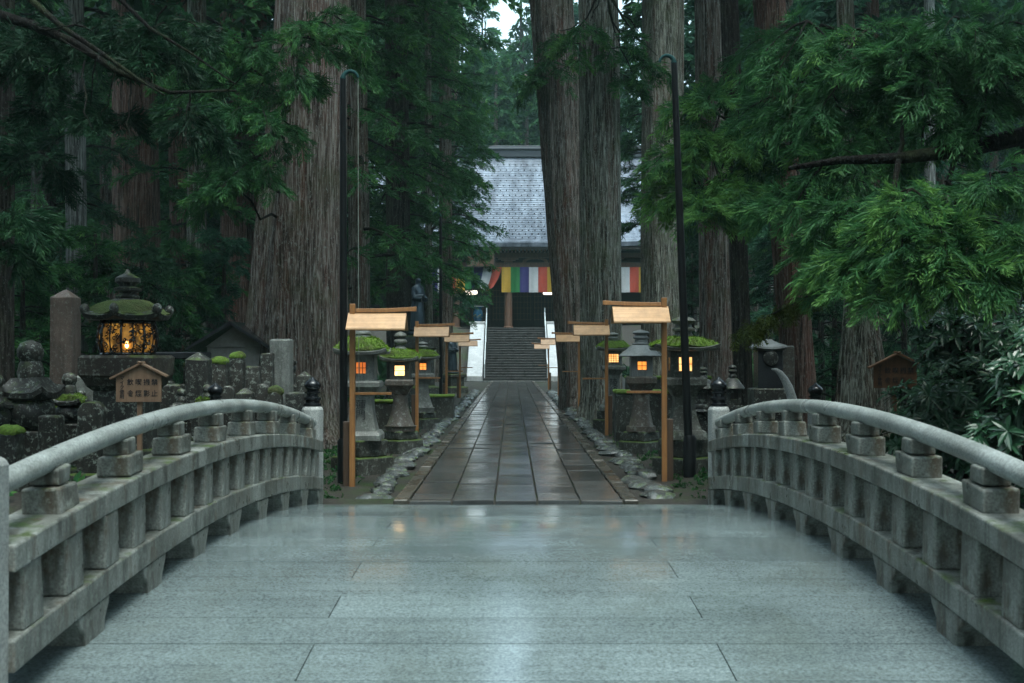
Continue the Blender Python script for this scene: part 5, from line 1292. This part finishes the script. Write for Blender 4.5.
# --- understory
Fp = {}
def young(label, px, D, h, L, leaf):
    x = atx(px, D); t = thing('young_cedar', label, 'tree', (x, D, gz(x, D)), 0, 'young cedars under the tall trees')
    trunk('trunk', t, M['bark_dark'], .05 + h * .012, .03, h, (0, 0), int(px) + 500, 14, .3, .02, .04)
    F = Foliage(); crown(F, 0, 0, (0, 0), h, .5, h, int(h * 7), L, .4, 1, 11, .42); F.build('crown', M[leaf], M['twig'], t); return t
young('young bright cedar behind the large five tier tomb', 22, 22.5, 3.4, 1.3, 'leaf')
young('young cedar left of the reddish obelisk', 44, 26, 4.4, 1.6, 'leaf')
young('young cedar filling the gap between obelisk and glowing lantern', 96, 27, 4.6, 1.6, 'leaf')
young('young cedar over the long dark altar', 180, 28, 4.3, 1.5, 'leaf')
young('young cedar against the left flank of the giant trunk', 224, 29, 4.6, 1.5, 'leaf_blue')
young('young cedar behind the glowing lantern roof', 143, 26, 4.2, 1.4, 'leaf_dark')
young('young cedar between the broad grey trunk and the fresh green spray', 693, 50, 6, 1.8, 'leaf_dark')
young('young cedar low between the two right trunks', 776, 38, 6, 1.8, 'leaf_blue')

young('young cedar right of the reddish leaning trunk', 822, 34, 5.5, 2.0, 'leaf_dark')
young('young cedar in the shade beyond the brown notice', 905, 30, 5.0, 2.0, 'leaf_dark')
young('young cedar deep behind the glossy shrub', 960, 33, 5.5, 2.2, 'leaf_dark')
young('young cedar between the black roofed tomb and the gnarled trunk', 836, 27, 3.6, 1.5, 'leaf_dark')
# --- forest behind: three cedars copied
protos = []
for i, (lf, bk) in enumerate((('leaf', 'bark_dark'), ('leaf_bright', 'bark'), ('leaf_blue', 'bark_red'))):
    t = thing('forest_cedar', '', 'tree', (0, 0, 0))
    trunk('trunk', t, M[bk], .42, .12, 31, (rnd.uniform(-.5, .5), 0), 70 + i, 24, .4, .05, .05, dz=1.0)
    F = Foliage(); crown(F, 0, 0, (0, 0), 31, 5.5 + i, 13, 26, 2.4, 3.2, 1, 9, .95, .45); crown(F, 0, 0, (0, 0), 31, 13, 31, 95, 3.3, .7, 2, 9, 1.0, .45)
    F.build('crown', M[lf], M['twig'], t); protos.append(t)
spots = []; r2 = random.Random(23)
tries = 0
while len(spots) < 76 and tries < 6000:
    tries += 1
    D = r2.uniform(42, 119) ; px = r2.uniform(-60, 1090); X = atx(px, D)
    if abs(X) < 7.5 + (D - 42) * .03: continue
    if D > 80 and abs(X) < 20: continue
    if D < 50 and abs(X) < 9: continue
    if any((X - a) ** 2 + (D - b) ** 2 < 20 for a, b, *_ in spots): continue
    spots.append((X, D))
spots += [(-1.5, 119.8), (-6.5, 120.5), (3.8, 120.2), (-3, 131), (1, 133), (-10, 128), (5, 130), (-9, 122), (-4, 124), (1.5, 122.5), (6, 125), (11, 121.5), (-14, 121), (16, 124)]
used = set()
for i, (X, D) in enumerate(spots):
    p = protos[i % 3]; side = 'left' if X < 0 else 'right'
    lab = 'tall cedar deep in the forest on the %s of the path' % side; grp = 'cedars deep in the forest on the %s' % side
    if D > 120: lab, grp = 'tall cedar on the slope directly behind the hall', 'cedars behind the hall'
    loc = (X, D, gz(X, D) - .1)
    sc = (r2.uniform(.85, 1.15),) * 2 + (r2.uniform(.85, 1.15),)
    if i % 3 not in used:
        used.add(i % 3); p.location = loc; p['label'] = lab; p['group'] = grp; p.scale = sc
    else: dup(p, loc, r2.uniform(0, 6.28), lab, grp, sc)
# far wooded slope that closes the view, and unseen shading cedars round the camera
F = Foliage(); r3 = random.Random(5)
for i in range(190):
    if i < 120: X = r3.uniform(-75, 75); D = r3.uniform(126, 160)
    else: D = r3.uniform(60, 130); X = r3.choice((-1, 1)) * (D * .45 + r3.uniform(3, 20))
    g = gz(X, D); h = r3.uniform(24, 34)
    if abs(X) < 26 and D > 120: h *= 1.12
    F.twig([np.array((X, D, g + h * u)) for u in (0, .5, 1)], .35, .08, 6)
    for q in range(30):
        u = q / 30; a = r3.uniform(0, 6.28); F.bough((X, D, g + 3 + (h - 3) * u), (math.cos(a), math.sin(a), .1), 3.6 * (1 - .75 * u), 2, 5, 1.7, .4, wood=False)
for i in range(46):  # unseen cedars behind and beside the camera, added to block low sky light
    a = r3.uniform(-.25 * PI, 1.25 * PI) if i < 34 else r3.choice((r3.uniform(-.25, .12), r3.uniform(.88, 1.25))) * PI
    q = r3.uniform(15, 30); X = q * math.cos(a); D = 4 - q * math.sin(a)
    if D > 11 and abs(X) < 13: continue
    g = gz(X, D); h = r3.uniform(24, 32); F.twig([np.array((X, D, g + h * u)) for u in (0, .5, 1)], .4, .08, 8)
    for q in range(44):
        u = q / 44; a2 = r3.uniform(0, 6.28); F.bough((X, D, g + 4 + (h - 4) * u), (math.cos(a2), math.sin(a2), .1), 4.2 * (1 - .6 * u), 2, 6, 1.7, .4, wood=False)
tag(F.build('far_and_unseen_forest', M['leaf'], M['bark_dark']), 'hazy mass of cedars on the slopes closing the view, plus unseen cedars added around the viewer for shade', 'forest', kind='stuff')

# ------------------------------------------------------------------ glossy broad leaved shrubs
def rosette(F, p, d, n, L, w, tint):
    d = np.asarray(d, float); d /= np.linalg.norm(d); a = np.cross(d, [.3, .1, 1]); a /= np.linalg.norm(a); b = np.cross(d, a)
    for i in range(n):
        t = 2 * PI * i / n + rng.normal() * .25; out = a * math.cos(t) + b * math.sin(t); l = L * rng.uniform(.75, 1.15)
        e = out * .9 + d * rng.uniform(-.1, .7); e /= np.linalg.norm(e); s = np.cross(e, d); s /= np.linalg.norm(s); nn = np.cross(s, e)
        P = lambda u, v: p + e * l * u + s * w * v + nn * abs(v) * w * .35 + np.array([0, 0, -.28 * l * u * u])
        tt = np.clip(tint + rng.normal() * .12, 0, 1)
        F.q.append(np.array([[P(0, .12), P(.35, .9), P(.35, 0), P(0, 0)], [P(0, -.12), P(0, 0), P(.35, 0), P(.35, -.9)], [P(.35, .9), P(.72, .8), P(.72, 0), P(.35, 0)], [P(.35, -.9), P(.35, 0), P(.72, 0), P(.72, -.8)],
                             [P(.72, .8), P(1, .03), P(1, 0), P(.72, 0)], [P(.72, -.8), P(.72, 0), P(1, 0), P(1, -.03)]]))
        F.t.append(np.full(6, tt))
def shrub(label, px, D, blobs, n, L, w, tint=.4):
    x = atx(px, D); g = gz(x, D); t = thing('broadleaf_shrub', label, 'shrub', (x, D, g), 0, 'glossy leaved shrubs by the right railing')
    F = Foliage(); base = np.array((x, D, g)); tot = sum(b[4] ** 2 for b in blobs)
    for (bx, by, bD, rx, rr) in blobs:
        c = np.array(at(bx, by, bD))
        F.twig(limb_pts(base, c, -.1), .035, .012, 6)
        for i in range(int(n * rr ** 2 / tot)):
            v = rng.normal(size=3); v /= np.linalg.norm(v); q = c + v * np.array([rx, rr, rr]) * rng.uniform(.35, 1.0) ** .5
            if q[2] < g: continue
            dd = v * .8 + np.array([0, -.35, .7]); rosette(F, q, dd, rng.integers(7, 11), L, w, tint + v[2] * .15)
            if i % 4 == 0: F.twig(limb_pts(c, q, .1, 3), .009, .004, 4)
    shift(F, (x, D, g)); F.build('foliage', M['rhodo'], M['twig'], t); return t
shrub('large dark glossy leaved shrub behind the right railing', 960, 15.6, [(975, 350, 15.4, .7, .55), (1000, 340, 15.2, .9, .6), (950, 405, 15, .9, .5), (990, 410, 14.6, 1.0, .7), (1040, 380, 14.8, .8, .8), (905, 425, 15, .8, .28), (960, 450, 14.6, 1.0, .5), (950, 330, 15.6, .5, .3)], 950, .175, .026, .42)
shrub('bright leaved shrub at the right edge close behind the railing', 1045, 10.8, [(1022, 385, 10.6, .25, .3), (1040, 430, 10.4, .4, .4), (1060, 370, 10.8, .4, .5), (1000, 440, 10.8, .3, .3), (1070, 500, 10.8, .5, .5), (1040, 560, 10.8, .5, .45), (1110, 430, 11, .5, .5)], 330, .17, .026, .38)
# hanging moss on a dead branch in front of the black roofed tomb
x = atx(800, 17.8); t = thing('dead_branch', 'bare branch hung with dull moss in front of the slim dark trunk', 'branch', (x, 17.8, atz(300, 17.8)))
F = Foliage(); pts = [np.array(at(*q)) for q in ((846, 268, 19.6), (820, 290, 18.6), (795, 303, 17.8), (765, 318, 17.4), (744, 334, 17.2))]; F.twig(pts, .03, .008, 6)
for i in range(150):
    u = rng.random() * 3.99; k = int(u); q = pts[k] + (pts[k + 1] - pts[k]) * (u - k) + rng.normal(size=3) * .05
    F.frond(q, (rng.normal() * .4, rng.normal() * .4, -1), .22, 1, tint=.5)
shift(F, (x, 17.8, atz(300, 17.8))); F.build('moss', M['frond_moss'], M['twig'], t)
# ground cover under the trees
F = Foliage()
for i in range(3800):
    s = rng.choice((-1, 1)); X = s * rng.uniform(2.9, 14); D = rng.uniform(15.5, 48) 
    F.frond((X, D, gz(X, D) + .0), (rng.normal(), rng.normal(), rng.uniform(.4, 1.4)), rng.uniform(.10, .30), 2)
for i in range(1500):
    s = rng.choice((-1, 1)); X = s * rng.uniform(2.25, 4.2); D = rng.uniform(15.2, 34)
    for q in range(3): F.frond((X + rng.normal() * .05, D + rng.normal() * .05, gz(X, D) - .01), (rng.normal(), rng.normal(), 1.2), rng.uniform(.04, .11), 2)
for i in range(1500):
    s = rng.choice((-1, 1)); X = s * rng.uniform(2.9, 16); D = rng.uniform(3, 16)
    F.frond((X, D, gz(X, D)), (rng.normal(), rng.normal(), rng.uniform(.4, 1.4)), rng.uniform(.15, .45), 2)
for i in range(2600):
    s = rng.choice((-1, 1)); D = rng.uniform(42, 122); X = s * rng.uniform(7 if D < 80 else 20, 12 + D * .55)
    F.frond((X, D, gz(X, D)), (rng.normal(), rng.normal(), rng.uniform(.3, 1.6)), rng.uniform(.8, 2.4), 2)
tag(F.build('ground_plants', M['leaf'], M['twig']), 'low ferns and seedlings on the forest floor', 'ground cover', kind='stuff')
# ------------------------------------------------------------------ wet forest air
def haze():
    m = bpy.data.materials.new('forest haze'); m.use_nodes = True; nt = m.node_tree; nt.nodes.clear()
    o = nt.nodes.new('ShaderNodeOutputMaterial'); v = nt.nodes.new('ShaderNodeVolumePrincipled')
    v.inputs['Color'].default_value = (.60, .92, .90, 1); v.inputs['Density'].default_value = HAZE; v.inputs['Anisotropy'].default_value = .2
    v.inputs['Density Attribute'].default_value = ''
    nt.links.new(v.outputs[0], o.inputs['Volume'])
    try: m.cycles.homogeneous_volume = True
    except Exception: pass
    b = MB(); b.box(-430, 430, -70, 520, -4, 140); tag(b.build('haze', m), 'thin wet haze filling the forest', 'haze', kind='stuff')
HAZE = .0005
haze()
